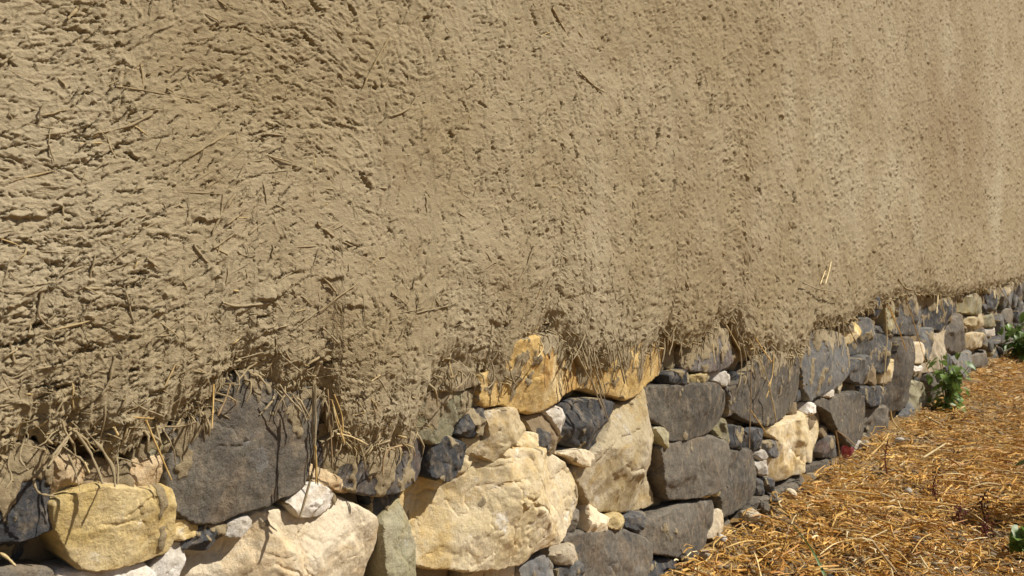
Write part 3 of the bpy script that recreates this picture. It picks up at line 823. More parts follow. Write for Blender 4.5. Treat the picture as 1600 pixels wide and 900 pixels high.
    mud = np.clip(0.85 - dd / 0.13, 0.0, 0.80) + mudbias + 0.12 * (Zs < 0.03)
    mk = mud + 0.95 * fbm(Xs * 17 + seed, Zs * 11, 4, 77, 0.6)
    mud = smooth(0.42, 0.60, mk)
    Ys = Ys - np.where(np.arange(len(Xs)) < nb, 0.0032 * mud * (1 + 0.8 * fbm(Xs * 60, Zs * 60, 2, 78)), 0)
    o = mesh_np('stone', np.stack([Xs, Ys, Zs], -1), F, M[kind], True, base, {'mud': mud})
    o.data.set_sharp_from_angle(angle=0.62)
    if label: o['label'] = label
    return o


polys = []
for i, (kind, prot, facet, r, pts, label) in enumerate(STN):
    prot = prot * 0.6 if prot > 0 else prot
    pl = [on_wall(a, b_, -max(prot, 0) / 100.0) for a, b_ in unreg(r, pts)]
    polys.append(np.array(pl))
    mb = {'basalt': 0.20, 'blue': 0.22, 'grey': -0.03, 'ochre': -0.16, 'purple': 0.12, 'red': -0.2}.get(kind, -0.12)
    if label and label.startswith('large flat dark grey'): mb = -0.34
    build_stone(pl, kind, prot, facet, 100 + i * 7, label, mb)

# remaining gaps and everything beyond the traced part: packed rubble
GX0, GX1, GZ0, GZ1, GR = -1.2, 12.6, -0.06, 0.72, 0.01
gnx, gnz = int((GX1 - GX0) / GR), int((GZ1 - GZ0) / GR)
gx = GX0 + (np.arange(gnx) + 0.5) * GR; gz = GZ0 + (np.arange(gnz) + 0.5) * GR
occ = np.zeros((gnz, gnx), bool)


def raster(poly):
    x0, z0 = poly.min(0); x1, z1 = poly.max(0)
    i0, i1 = max(0, int((x0 - GX0) / GR)), min(gnx, int((x1 - GX0) / GR) + 2); j0, j1 = max(0, int((z0 - GZ0) / GR)), min(gnz, int((z1 - GZ0) / GR) + 2)
    if i1 <= i0 or j1 <= j0: return
    A, B = np.meshgrid(gx[i0:i1], gz[j0:j1]); ins = np.zeros(A.shape, bool)
    n = len(poly)
    for k in range(n):
        xa, za = poly[k]; xb, zb_ = poly[(k + 1) % n]
        if za == zb_: continue
        cond = ((za > B) != (zb_ > B)) & (A < (xb - xa) * (B - za) / (zb_ - za) + xa)
        ins ^= cond
    occ[j0:j1, i0:i1] |= ins


for p in polys: raster(p)
occ[gz[:, None] > (edge_z(gx) + 0.035)[None]] = True
KINDS = ['grey', 'blue', 'basalt', 'grey', 'olive', 'grey', 'blue', 'purple', 'gold', 'basalt', 'grey', 'blue']
count = len(polys)
rg = np.random.default_rng(5)
for rad_, tries in ((0.13, 500), (0.10, 900), (0.075, 1500), (0.055, 2500), (0.04, 3500), (0.028, 3000), (0.019, 3500), (0.013, 4000)):
    for t in range(tries):
        if count >= 298: break
        x = GX0 + rg.random() * (GX1 - GX0)
        if rad_ < 0.045 and rg.random() < 0.8: x = 0.35 + rg.random() * 3.4
        if rad_ < 0.025 and x > 3.8: continue
        z = GZ0 + rg.random() * (GZ1 - GZ0)
        asp = 1.0 + 0.5 * rg.random()
        ra, rb = rad_ * asp, rad_ / asp ** 0.5
        i0, i1 = int((x - ra - GX0) / GR), int((x + ra - GX0) / GR) + 1; j0, j1 = int((z - rb - GZ0) / GR), int((z + rb - GZ0) / GR) + 1
        if i0 < 0 or i1 > gnx: continue
        j0c, j1c = max(j0, 0), min(j1, gnz)
        A, B = np.meshgrid(gx[i0:i1] - x, gz[j0c:j1c] - z)
        if (occ[j0c:j1c, i0:i1] & ((A / ra) ** 2 + (B / rb) ** 2 < 0.85)).any(): continue
        m = rg.integers(4, 7); aa = np.sort((np.arange(m) + rg.random(m) * 0.7) / m * 6.283)
        rr_ = 1.0 + 0.35 * rg.random(m)
        poly = np.stack([x + np.cos(aa) * ra * rr_, z + np.sin(aa) * rb * rr_], 1)
        vis_z = CAMH - 0.377 * max(depth_at(x), 0.8) - 0.05
        k = KINDS[int(rg.integers(0, len(KINDS)))] if rad_ > 0.045 else ['mudst', 'basalt', 'mudst', 'grey', 'gold', 'mudst', 'blue'][int(rg.integers(0, 7))]
        build_stone(poly, k, (0.8 if rad_ > 0.05 else -2.6) + rg.random() * 1.6, 0.35 + 0.4 * rg.random(), 3000 + count * 5, None, 0.08,
                    9 if (z + rb < vis_z or x < 0.25) else None)
        raster(poly); count += 1

# mud mortar behind the stones
mx = np.concatenate([np.arange(-2.6, 0.3, 0.06), np.arange(0.3, 4, 0.018), np.arange(4, 13.01, 0.06)]); mz = np.arange(-0.15, 0.80, 0.018)
MX, MZ = np.meshgrid(mx, mz)
MY = 0.055 + 0.036 * fbm(MX * 12, MZ * 12, 3, 200) + 0.006 * fbm(MX * 60, MZ * 60, 2, 205)
mo = mesh_np('mortar', np.stack([MX, MY, MZ], -1).reshape(-1, 3), grid_quads(*MX.shape), M['mortar'], True, base)
# closed wall core behind so that the wall has its thickness
cv = np.array([(x, y, z) for x in (-2.6, 13.0) for y in (0.14, 0.45) for z in (-0.15, WTOP - 0.02)], float)
cq = np.array([(0, 1, 3, 2), (4, 6, 7, 5), (0, 4, 5, 1), (2, 3, 7, 6), (0, 2, 6, 4), (1, 5, 7, 3)])
core = mesh_np('wall_core', cv, cq, M['mortar'], False, None)
parent_keep(core, wall)

# ---------------------------------------------------------------- straw held by the plaster
def bez(P, k):
    P = np.array(P, float); n = len(P)
    if n == 2: P = np.array([P[0], (P[0] + P[1]) / 2, P[1]]); n = 3
    t = np.linspace(0, n - 1, k); i = np.clip(t.astype(int), 0, n - 2); f = t - i
    p0 = P[np.clip(i - 1, 0, n - 1)]; p1 = P[i]; p2 = P[i + 1]; p3 = P[np.clip(i + 2, 0, n - 1)]
    f = f[:, None]
    return 0.5 * ((2 * p1) + (-p0 + p2) * f + (2 * p0 - 5 * p1 + 4 * p2 - p3) * f ** 2 + (-p0 + 3 * p1 - 3 * p2 + p3) * f ** 3)


def stem_obj(name, P, r, mat, parent, k=11, bare=0.0, m=6, rough=0.22):
    P = bez(P, k)
    if mat is M['fibre']: P = P + np.cumsum(RNG.normal(0, 0.22 * r, P.shape), 0) + RNG.normal(0, 0.12 * r, P.shape)
    R = np.full((1, k), r) * (1 + (rough + (0.12 if mat is M['fibre'] else 0)) * RNG.normal(0, 1, (1, k))); R[0, -1] *= 0.55
    V, Q = tubes(P[None], R, m)
    nv = len(V)
    o = mesh_np(name, V, Q, mat, True, None, {'bare': np.full(nv, bare)})
    if parent: parent_keep(o, parent)
    return o


FIB = M['fibre']
nstem = 0
# (region, points, out (m) at each end, radius mm, material)
HANG = [
    (1, [(570, 290), (605, 375), (670, 525)], .030, .035, 1.6, 'goldstem'), (1, [(775, 222), (782, 260), (780, 302)], .05, .045, 2.4, 'fibre'), (1, [(835, 150), (832, 240), (828, 320)], .04, .045, 1.2, 'goldstem'),
    (1, [(900, 150), (880, 210), (850, 275)], .04, .05, 1.4, 'brownstem'), (1, [(300, 340), (350, 410), (372, 460), (400, 535)], .03, .06, 3.0, 'fibre'),
    (1, [(330, 330), (390, 400), (440, 470), (455, 545)], .035, .06, 3.2, 'fibre'), (1, [(235, 385), (300, 430), (345, 465)], .03, .05, 2.2, 'fibre'), (1, [(250, 400), (290, 480), (312, 570)], .03, .055, 1.8, 'fibre'),
    (1, [(280, 340), (250, 380), (195, 440)], .03, .055, 2.8, 'fibre'), (1, [(270, 360), (235, 410), (180, 475)], .035, .055, 2.4, 'fibre'), (1, [(455, 430), (465, 480), (462, 540)], .03, .05, 2.0, 'fibre'),
    (1, [(330, 455), (350, 500)], .05, .05, 1.3, 'strawstem'), (1, [(445, 318), (462, 352)], .05, .05, 1.7, 'strawstem'), (1, [(40, 410), (30, 470), (45, 520), (20, 560)], .03, .045, 2.0, 'fibre'),
    (1, [(90, 380), (75, 440), (110, 490)], .03, .045, 2.2, 'fibre'), (1, [(0, 810), (30, 830), (60, 860)], .05, .06, 1.8, 'strawstem'), (1, [(130, 520), (150, 570), (215, 585)], .035, .045, 2.6, 'fibre'),
    (1, [(520, 215), (560, 245), (640, 275)], .05, .055, 2.0, 'fibre'), (1, [(735, 270), (745, 310), (742, 345)], .04, .045, 1.6, 'fibre'), (1, [(520, 280), (600, 285)], .05, .055, 1.2, 'goldstem'),
    (2, [(625, 140), (622, 300), (630, 440), (612, 530), (575, 665)], .055, .060, 2.4, 'fibre'), (2, [(632, 150), (636, 300), (628, 420), (640, 540)], .060, .060, 2.0, 'fibre'), (2, [(632, 390), (636, 470), (634, 540)], .066, .066, 1.8, 'goldstem'),
    (2, [(695, 210), (722, 300), (745, 382)], .04, .05, 1.6, 'goldstem'), (2, [(702, 240), (715, 300), (738, 360)], .045, .05, 1.4, 'strawstem'), (2, [(705, 190), (735, 270), (740, 340)], .04, .055, 1.3, 'goldstem'), (2, [(715, 345), (770, 355), (838, 388)], .04, .055, 1.7, 'strawstem'),
    (2, [(970, 390), (920, 405), (900, 440), (895, 512)], .04, .045, 1.6, 'brownstem'), (2, [(540, 190), (580, 250), (600, 300)], .03, .04, 1.6, 'fibre'), (2, [(490, 150), (540, 215), (590, 270)], .04, .045, 1.8, 'fibre'),
    (2, [(680, 170), (690, 300), (700, 480)], .035, .045, 1.3, 'brownstem'), (2, [(870, 380), (890, 420)], .05, .055, 1.4, 'fibre'), (2, [(500, 40), (580, 105)], .05, .05, 1.8, 'fibre'),
    (3, [(660, -20), (672, 10), (650, 45)], .04, .06, 2.0, 'strawstem'), (3, [(690, -40), (700, 0), (680, 35)], .04, .06, 2.4, 'fibre'), (3, [(682, 40), (675, 100), (680, 165)], .035, .04, 0.8, 'brownstem'),  # last entry is a thin shadow line, modelled as a brown strand
    (3, [(470, 60), (480, 130), (455, 165)], .04, .045, 1.8, 'fibre'), (3, [(395, 90), (370, 135), (330, 168)], .04, .05, 1.8, 'fibre'), (3, [(20, 110), (45, 150), (70, 200)], .05, .055, 1.7, 'fibre'), (3, [(100, 150), (150, 185), (145, 230)], .04, .055, 1.8, 'fibre'),
    (3, [(60, 400), (45, 450), (48, 515)], .035, .045, 1.7, 'fibre'), (3, [(535, 60), (550, 120), (565, 150)], .035, .045, 1.8, 'fibre'), (3, [(0, 140), (35, 115)], .05, .05, 1.5, 'strawstem'),
    (4, [(558, 92), (580, 130), (606, 178)], .03, .05, 2.2, 'strawstem'), (4, [(635, 140), (690, 260), (722, 408)], .035, .05, 2.4, 'strawstem'), (4, [(655, 140), (685, 185), (708, 218)], .035, .05, 2.8, 'goldstem'),
    (4, [(640, 370), (690, 442)], .03, .035, 1.8, 'goldstem'), (4, [(642, 230), (640, 340), (635, 500)], .035, .04, 1.8, 'brownstem'), (4, [(625, 180), (655, 260), (650, 330)], .035, .045, 2.0, 'fibre'), (4, [(715, 200), (705, 280), (690, 330)], .035, .045, 1.5, 'goldstem'),
    (4, [(600, 150), (612, 230), (600, 310)], .03, .045, 2.6, 'fibre'), (4, [(615, 160), (628, 240), (618, 290)], .03, .045, 2.6, 'fibre'), (4, [(520, 160), (522, 190), (527, 222)], .03, .04, 1.6, 'strawstem'),
    (5, [(295, 28), (285, 75), (268, 132)], .05, .06, 3.0, 'strawstem'), (5, [(268, 70), (245, 132)], .05, .055, 2.6, 'strawstem'), (5, [(555, 225), (610, 340), (650, 448)], .03, .05, 3.0, 'goldstem'), (5, [(550, 255), (557, 400), (540, 622)], .05, .06, 3.2, 'strawstem'),
    (5, [(570, 235), (600, 320), (625, 370)], .03, .05, 3.0, 'goldstem'), (5, [(660, 235), (710, 400), (752, 545)], .03, .045, 2.6, 'goldstem'), (5, [(797, 185), (790, 270)], .03, .045, 3.4, 'strawstem'), (5, [(806, 178), (828, 282)], .03, .045, 3.8, 'strawstem'),
    (5, [(1060, 105), (1140, 238)], .03, .05, 4.0, 'brownstem'), (5, [(1058, 165), (1065, 200)], .03, .05, 4.0, 'strawstem'), (5, [(25, 450), (20, 560), (0, 610)], .03, .05, 2.4, 'goldstem'), (5, [(0, 620), (25, 690), (38, 780)], .03, .04, 2.2, 'strawstem'),
    (5, [(350, 300), (355, 400), (345, 470)], .03, .05, 3.0, 'fibre'), (5, [(330, 310), (332, 380), (325, 440)], .03, .05, 3.0, 'fibre'), (5, [(375, 330), (420, 420)], .03, .05, 3.0, 'brownstem'), (5, [(165, 125), (240, 155), (360, 175)], .05, .055, 3.0, 'fibre'),
    (5, [(610, 110), (640, 150), (690, 165)], .03, .07, 5.0, 'fibre'), (5, [(640, 200), (690, 300)], .03, .05, 2.4, 'brownstem'),
]
for sx, sy, ex_, ey, rr_ in [(800, -10, 905, 250, 2.0), (815, -20, 880, 190, 2.4), (830, -10, 930, 300, 1.8), (845, 0, 915, 215, 2.0), (790, 10, 850, 130, 2.2), (855, 0, 860, 110, 1.8), (870, 10, 890, 120, 2.0), (920, -20, 935, 80, 2.0), (945, -10, 960, 130, 1.8), (960, 0, 990, 150, 2.0), (985, 0, 1000, 90, 1.8)]:
    HANG.append((3, [(sx, sy), ((sx + ex_) / 2 - 5, (sy + ey) / 2 - 10), (ex_, ey)], .035, .055, rr_, 'fibre'))
for sx, sy, ex_, ey in [(95, 160, 130, 270), (120, 150, 165, 335), (135, 170, 180, 320), (110, 130, 70, 210), (165, 130, 200, 215), (200, 130, 245, 290), (215, 150, 240, 230), (270, 150, 265, 240), (290, 160, 284, 285), (318, 170, 320, 262), (335, 150, 350, 235), (365, 140, 358, 215), (395, 120, 378, 195), (410, 130, 420, 200), (470, 140, 465, 205), (485, 145, 492, 190),
                        (650, 160, 640, 240), (668, 160, 676, 260), (690, 150, 694, 240), (735, 175, 728, 250), (755, 180, 762, 270)]:
    HANG.append((4, [(sx, sy), ((sx + ex_) / 2 + 4, (sy + ey) / 2 - 6), (ex_, ey)], .035, .05, 1.9, 'fibre'))
for r, pts, o0, o1, rad_, mt in HANG:
    P = []
    for i, (a, b_) in enumerate(unreg(r, pts)):
        t = i / (len(pts) - 1)
        off = o0 + (o1 - o0) * t
        x, z = on_wall(a, b_, -off); P.append((x, -off if z < edge_z(x) + 0.02 else min(-off, surf_y(x, z) - 0.001), z))
    stem_obj('straw_stem', P, rad_ / 1000.0 * ((0.5 if r == 1 else 0.75) if mt == 'fibre' else 0.8), M[mt], wall); nstem += 1
# straw bedded in the face of the plaster
BED = [(8, [(330, 165), (250, 290), (185, 410)], 2.0, .35), (8, [(1078, 38), (1140, 130), (1205, 235)], 3.2, .15), (8, [(1213, 338), (1270, 390), (1325, 435)], 3.2, .1), (8, [(450, 450), (410, 510), (325, 548)], 2.4, .1), (8, [(325, 360), (265, 405)], 3.0, .15),
       (7, [(672, 303), (590, 350), (505, 400)], 1.9, .25), (7, [(710, 535), (590, 590), (445, 618)], 2.4, .1), (7, [(1075, 628), (980, 680), (888, 745)], 2.3, .15), (7, [(540, 405), (720, 430), (950, 478)], 1.6, .15), (7, [(365, 30), (342, 60), (315, 95)], 3.0, .3), (7, [(60, 255), (0, 300)], 2.4, 0),
       (9, [(1030, 12), (985, 80), (930, 185)], 3.0, .1), (9, [(1062, 92), (990, 142)], 2.6, .1), (9, [(848, 232), (915, 305)], 2.4, 0), (9, [(1025, 182), (930, 245)], 2.0, .1), (9, [(975, 485), (1050, 503), (1155, 494)], 3.0, .05), (9, [(185, 440), (160, 540), (215, 600)], 2.8, .0), (9, [(640, 290), (690, 335)], 2.4, 0), (9, [(1210, 90), (1090, 185)], 2.2, .05),
       (10, [(268, 348), (330, 412)], 2.6, .05), (10, [(1148, 225), (1120, 300), (1085, 365)], 2.4, .1), (10, [(245, 512), (320, 450), (410, 385)], 2.4, .1), (10, [(260, 495), (350, 425), (420, 372)], 2.0, .2), (10, [(560, 420), (620, 470)], 2.4, 0), (10, [(700, 380), (760, 470)], 2.2, 0), (10, [(800, 470), (660, 500)], 1.8, 0),
       (10, [(250, 130), (325, 185)], 3.0, .1), (10, [(1175, 405), (1160, 460)], 1.6, .9), (10, [(440, 430), (450, 560)], 1.7, 0), (10, [(90, 660), (200, 760)], 2.0, 0), (10, [(270, 560), (320, 620)], 2.8, 0), (9, [(1240, 700), (1340, 830)], 2.4, .05), (9, [(360, 700), (470, 690)], 2.0, 0), (9, [(500, 720), (480, 820), (440, 890)], 2.6, 0), (9, [(45, 660), (65, 760)], 2.2, .1)]
for r, pts, rad_, bare in BED:
    P = []
    for a, b_ in unreg(r, pts):
        x, z = on_wall(a, b_, -0.04); y = surf_y(x, z); x, z = on_wall(a, b_, y)
        P.append((x, surf_y(x, z) - 0.0006 * rad_, z))
    stem_obj('straw_stem', P, rad_ / 1000.0 * 0.6, FIB, wall, bare=bare * 0.6, rough=0.22); nstem += 1


def scatter_stems(n, mode):
    """short muddy straw ends: 'face' all over the wall, 'fringe' along the lower edge"""
    PP = []; RR = []; BB = []
    while len(PP) < n:
        c = int(RNG.integers(0, NC)); x = XS[c]
        if x < 0.15: continue
        d = DEP[c]; u = RNG.random(8)
        if mode == 'fringe':
            if x < 0.8 and u[6] < 0.55: continue
            z = zb[c] + RNG.normal(0.012, 0.018); 
            if z < zb[c]: z = zb[c] + 0.004
            L = 0.006 + 0.035 * u[0] ** 2.2; a = -1.57 + RNG.normal(0, 0.85); outw = 0.002 + 0.012 * u[2]
            drop = L * 0.3
        else:
            z = zb[c] + (ztopvis[c] - zb[c]) * u[3]
            if u[4] < 0.45: z = zb[c] + abs(RNG.normal(0, 0.13))
            r = min(max(int((z - Z[0, c]) / DZc[c]), 0), NR - 1)
            if mode == 'long':
                z = zb[c] + 0.01 + 0.33 * u[3]; r = min(max(int((z - Z[0, c]) / DZc[c]), 0), NR - 1)
                if x > 1.6: continue
            L = (0.018 + 0.045 * u[0] ** 1.6) if mode == 'long' else 0.005 + 0.032 * u[0] ** 2.6; a = (0.55 + RNG.normal(0, 0.45)) if mode == 'long' else ANG[r, c] + (u[1] - 0.5) * 3.0; outw = 0.0005 + 0.004 * u[2] ** 2
            drop = 0.0
        dx_, dz_ = math.cos(a) * L, math.sin(a) * L
        pts = []
        for t in (0, 0.33, 0.66, 1.0):
            xx = x + dx_ * t + RNG.normal(0, 0.0012); zz = z + dz_ * t - drop * t * t
            yy = surf_y(xx, zz) if zz > zb[c] else -TH[c] * 0.8
            pts.append((xx, yy + 0.0008 - (outw * math.sin(t * 2.4)), zz))
        PP.append(pts); r_ = (0.0004 + (0.0017 if mode == 'fringe' else 0.0011 if mode == 'long' else 0.0009) * u[5] ** 1.7) * max(1.0, min(2.2, d / 1.6)); RR.append([r_ * 0.9, r_, r_, r_ * 0.5])
        BB.append(0.55 if u[6] < 0.07 else 0.15 * u[7])
    return np.array(PP), np.array(RR), np.array(BB)


PP, RR, BB = scatter_stems(950, 'fringe')
P2, R2, B2 = scatter_stems(2600, 'face')
P3, R3, B3 = scatter_stems(230, 'long')
PP = np.concatenate([PP, P2, P3]); RR = np.concatenate([RR, R2, R3]); BB = np.concatenate([BB, B2, B3 * 0.5])
key = np.linalg.norm(PP[:, -1] - PP[:, 0], axis=1) * RR[:, 1] / np.maximum(depth_at(PP[:, 0, 0]), 0.8) ** 2
order = np.argsort(-key)
ind = order[:max(0, 296 - nstem)]
for i in ind:
    V, Q = tubes(PP[i:i + 1], RR[i:i + 1], 5)
    o = mesh_np('straw_stem', V, Q, FIB, True, None, {'bare': np.full(len(V), BB[i])}); parent_keep(o, wall)
rest = order[len(ind):]
V, Q = tubes(PP[rest], RR[rest], 5)
o = mesh_np('chopped_straw', V, Q, FIB, True, None, {'bare': np.repeat(BB[rest], 20)})
o['kind'] = 'stuff'; parent_keep(o, wall)

# ---------------------------------------------------------------- ground
def stretch(a, b, step, far):
    mid = list(np.arange(a, b + step / 2, step)); lo = []; hi = []
    s = step; v = a
    while v > -far: s *= 1.35; v -= s; lo.append(v)
    s = step; v = mid[-1]
    while v < far: s *= 1.35; v += s; hi.append(v)
    return np.array(lo[::-1] + mid + hi)


def ground_z(x, y):
    near = np.exp(np.minimum(y, 0) / 0.12)
    h = 0.020 * fbm(x * 2.1, y * 2.1, 2, 300) + 0.016 * fbm(x * 9, y * 9, 3, 303) + 0.03 * near - 0.008
    fade = np.clip(1 - (np.abs(x - 4) - 9) / 20, 0, 1) * np.clip(1 - (np.abs(y) - 5) / 20, 0, 1)
    return h * (0.2 + 0.8 * fade)


gxs = stretch(-1.5, 11.0, 0.035, 400.0); gys = stretch(-2.8, 0.15, 0.03, 400.0)
GX, GY = np.meshgrid(gxs, gys)
GZ = ground_z(GX, GY)
soil = 0.85 * smooth(0.0, 0.45, fbm(GX * 2.4, GY * 2.4, 3, 310) - 0.02)
nearm = (np.abs(GX - 4.5) < 7) & (GY > -3)
GZ = GZ + np.where(nearm, soil * 0.018 * np.abs(fbm(GX * 22, GY * 22, 2, 312)), 0)
g = mesh_np('ground', np.stack([GX, GY, GZ], -1).reshape(-1, 3), grid_quads(*GX.shape), M['ground'], True, None, {'soil': soil.ravel()})
g['kind'] = 'structure'


def straw_set(n, area, kdens):
    x0, x1, y0, y1 = area
    xx = []; yy = []
    need = n
    while need > 0:
        x = x0 + RNG.random(need * 3) * (x1 - x0); y = y0 + (y1 - y0) * RNG.random(need * 3)
        d = np.maximum((x - CAMP[0]) * FWD[0] + (y - CAMP[1]) * FWD[1], 1.6)
        lat = ((x - CAMP[0]) * RGT[0] + (y - CAMP[1]) * RGT[1]) / d
        s_ = fbm(x * 2.4, y * 2.4, 3, 310)
        pr = (2.0 / d) ** kdens * np.where(lat < 0.72, 1.0, 0.45) * np.where(s_ > 0.2, 0.55, 1.0)
        ok = RNG.random(len(x)) < pr
        x = x[ok][:need]; y = y[ok][:need]
        xx.append(x); yy.append(y); need -= len(x)
    return np.concatenate(xx), np.concatenate(yy)


NS = 60000
sx, sy = straw_set(NS, (0.6, 11.0, -2.6, -0.01), 1.35)
L = 0.018 + 0.10 * RNG.random(NS) ** 2.2
big = RNG.random(NS) < 0.03; L[big] *= 1.8
ang = RNG.random(NS) * math.pi * 2
w = 0.0010 + 0.0018 * RNG.random(NS) ** 1.5
dst = depth_at(sx, sy); w *= np.clip(dst / 5.0, 1.0, 1.3)
tilt = RNG.normal(0, 0.16, NS)
clump = np.clip(fbm(sx * 5.5, sy * 5.5, 3, 320) + 0.25, 0, 1)
lift = RNG.random(NS) ** 1.3 * (0.02 + 0.075 * clump) + 0.002
cxa, sxa = np.cos(ang), np.sin(ang)
bend = RNG.normal(0, 0.10, NS) * L
pts = []
for t in (-0.5, 0.0, 0.5):
    px_ = sx + cxa * L * t - sxa * bend * (1 - 4 * t * t); py_ = sy + sxa * L * t + cxa * bend * (1 - 4 * t * t)
    py_ = np.minimum(py_, -0.02)
    pz_ = ground_z(px_, py_) + lift + L * t * np.sin(tilt) + 0.004 * (1 - 4 * t * t)
    pz_ = np.maximum(pz_, ground_z(px_, py_) + 0.001)
    pts.append(np.stack([px_, py_, pz_], -1))
PS = np.stack(pts, 1)
rolla = RNG.normal(0, 0.7, NS)
sid = np.stack([-sxa * np.cos(rolla), cxa * np.cos(rolla), np.sin(rolla)], -1)[:, None, None, :]
WW = np.stack([w * 1.1, w * 1.3, w * 0.8], 1)[:, :, None, None] * np.array([-1.0, 0.0, 1.0])[None, None, :, None]
VS = PS[:, :, None, :] + WW * sid
VS[:, :, 1, 2] += (w * 0.9)[:, None]
VS = VS.reshape(-1, 3)
QS = (grid_quads(3, 3)[None] + np.arange(NS)[:, None, None] * 9).reshape(-1, 4)
kind = RNG.random(NS)
base_c = np.where((kind < 0.40)[:, None], np.array([[0.55, 0.295, 0.055]]),
         np.where((kind < 0.62)[:, None], np.array([[0.41, 0.19, 0.038]]),
         np.where((kind < 0.85)[:, None], np.array([[0.62, 0.39, 0.11]]),
         np.where((kind < 0.93)[:, None], np.array([[0.72, 0.58, 0.32]]), np.array([[0.27, 0.18, 0.09]])))))
base_c = base_c * (0.74 + 0.6 * RNG.random((NS, 1)))
cs = np.repeat(np.concatenate([base_c, np.ones((NS, 1))], 1), 9, axis=0)
o = mesh_np('straw_mulch', VS, QS, M['straw'], False, None, {'col': cs})
tag(o, 'golden orange straw mulch covering the ground along the wall', 'straw', None, 'stuff')

# crumbs of soil in the bare places
ico_v = np.array([(0, 0, 1), (.9, 0, .3), (.28, .85, .35), (-.72, .52, .3), (-.72, -.52, .35), (.28, -.85, .3), (.72, .52, -.4), (-.28, .85, -.4), (-.9, 0, -.4), (-.28, -.85, -.4), (.72, -.52, -.4), (0, 0, -.9)])
ico_f = np.array([(0, 1, 2), (0, 2, 3), (0, 3, 4), (0, 4, 5), (0, 5, 1), (1, 6, 2), (2, 7, 3), (3, 8, 4), (4, 9, 5), (5, 10, 1), (2, 6, 7), (3, 7, 8), (4, 8, 9), (5, 9, 10), (1, 10, 6), (11, 7, 6), (11, 8, 7), (11, 9, 8), (11, 10, 9), (11, 6, 10)])
NK = 5500
kx, ky = straw_set(NK * 3, (0.8, 11.0, -2.4, -0.02), 1.3)
sm = fbm(kx * 2.4, ky * 2.4, 3, 310) + 0.25 * np.exp(ky / 0.08) + 0.15 * RNG.normal(0, 1, len(kx))
pick = np.argsort(-sm)[:NK]; kx = kx[pick]; ky = ky[pick]
ks = 0.0025 + 0.010 * RNG.random(NK) ** 3
VK = ico_v[None] * (1 + 0.25 * RNG.normal(0, 1, (NK, 12, 1))) * ks[:, None, None] * np.array([1, 1, 0.75])
VK = VK + np.stack([kx, ky, ground_z(kx, ky) + ks * 0.5 + 0.02 * RNG.random(NK)], -1)[:, None]
FK = (ico_f[None] + np.arange(NK)[:, None, None] * 12).reshape(-1, 3)
o = mesh_np('soil_crumbs', VK.reshape(-1, 3), FK, M['mortar'], True)
tag(o, 'greyish brown crumbs of soil scattered through the straw', 'soil', None, 'stuff')


# ---------------------------------------------------------------- loose things on the ground
def gpt(px, py, up=0.0):
    x, y = on_ground(px, py, up)
    return x, y, up


def stalk(pts_px, r, mat, name, label, cat, group=None, lifts=None, m=6):
    P = []
    for i, (a, b_) in enumerate(pts_px):
        up = lifts[i] if lifts else 0.05
        x, y = on_ground(a, b_, up + 0.01); y = min(y, -0.055)
        P.append((x, y, up + 0.01))
    o = stem_obj(name, P, r, M[mat], None, 9)
    ctr = Vector(P[0])
    o.data.transform(Matrix.Translation(-ctr)); o.location = ctr
    tag(o, label, cat, group)
    return o


R6 = lambda pts: unreg(6, pts)
stalk(R6([(865, 282), (800, 345), (722, 420)]), .0035, 'goldstem', 'straw_stalk', 'golden straw stalk leaning up from the mulch near the wall foot', 'straw stalk', None, [.16, .10, .04])
stalk(R6([(788, 212), (835, 262), (886, 316)]), .0035, 'goldstem', 'straw_stalk', 'stout straw stalk crossing another one below the upright grey stone', 'straw stalk', None, [.14, .09, .04])
stalk(R6([(598, 298), (612, 380), (618, 462)]), .0017, 'brownstem', 'dry_stem', 'thin brown upright stem beside the crimson leaf', 'dry stem', None, [.24, .14, .03])
stalk(R6([(602, 298), (640, 325), (692, 372)]), .0016, 'brownstem', 'dry_stem', 'thin brown stem slanting down in front of the grey stone', 'dry stem', None, [.24, .19, .12])
stalk(R6([(288, 570), (330, 590), (372, 616)]), .0026, 'strawstem', 'straw_stalk', 'pale straw stalk at the wall foot below the white pebbles', 'straw stalk', None, [.05, .05, .04])
stalk(R6([(740, 745), (790, 810), (850, 885)]), .0030, 'brownstem', 'straw_stalk', 'long faded straw stalk lying beside the green grass blade', 'straw stalk', None, [.05, .06, .05])
stalk(R6([(1052, 352), (960, 410)]), .0036, 'strawstem', 'straw_stalk', 'pale straw stalk lying above the red seed sprigs', 'straw stalk', None, [.05, .05])
stalk(R6([(965, 238), (1035, 275)]), .004, 'strawstem', 'straw_stalk', 'thick pale straw stalk in front of the leafy weed', 'straw stalk', None, [.05, .05])
stalk(R6([(405, 690), (385, 770), (358, 835)]), .0018, 'brownstem', 'dry_stem', 'thin dark stem standing left of the green grass blade', 'dry stem', None, [.14, .10, .03])
LOOSE = 0
for k in range(26):
    for _ in range(50):
        px_ = 1130 + RNG.random() * 460; py_ = 640 + RNG.random() * 255
        x, y = on_ground(px_, py_, 0.05)
        if y < -0.1: break
    a = RNG.random() * math.pi; Lk = 0.05 + 0.07 * RNG.random()
    zc = float(ground_z(np.array(x), np.array(y))) + 0.05
    P = [(x - math.cos(a) * Lk, min(y - math.sin(a) * Lk, -0.03), zc + RNG.normal(0, .006)), (x, y, zc + 0.006), (x + math.cos(a) * Lk, min(y + math.sin(a) * Lk, -0.03), zc + RNG.normal(0, .006))]
    o = stem_obj('straw_stalk', P, 0.0014 + 0.0010 * RNG.random(), M['strawstem' if RNG.random() < .6 else 'goldstem'], None, 7)
    o.data.transform(Matrix.Translation(-Vector(P[1]))); o.location = P[1]
    tag(o, 'loose shiny straw stalk lying flat on top of the mulch', 'straw stalk', 'loose stalks on top of the mulch')


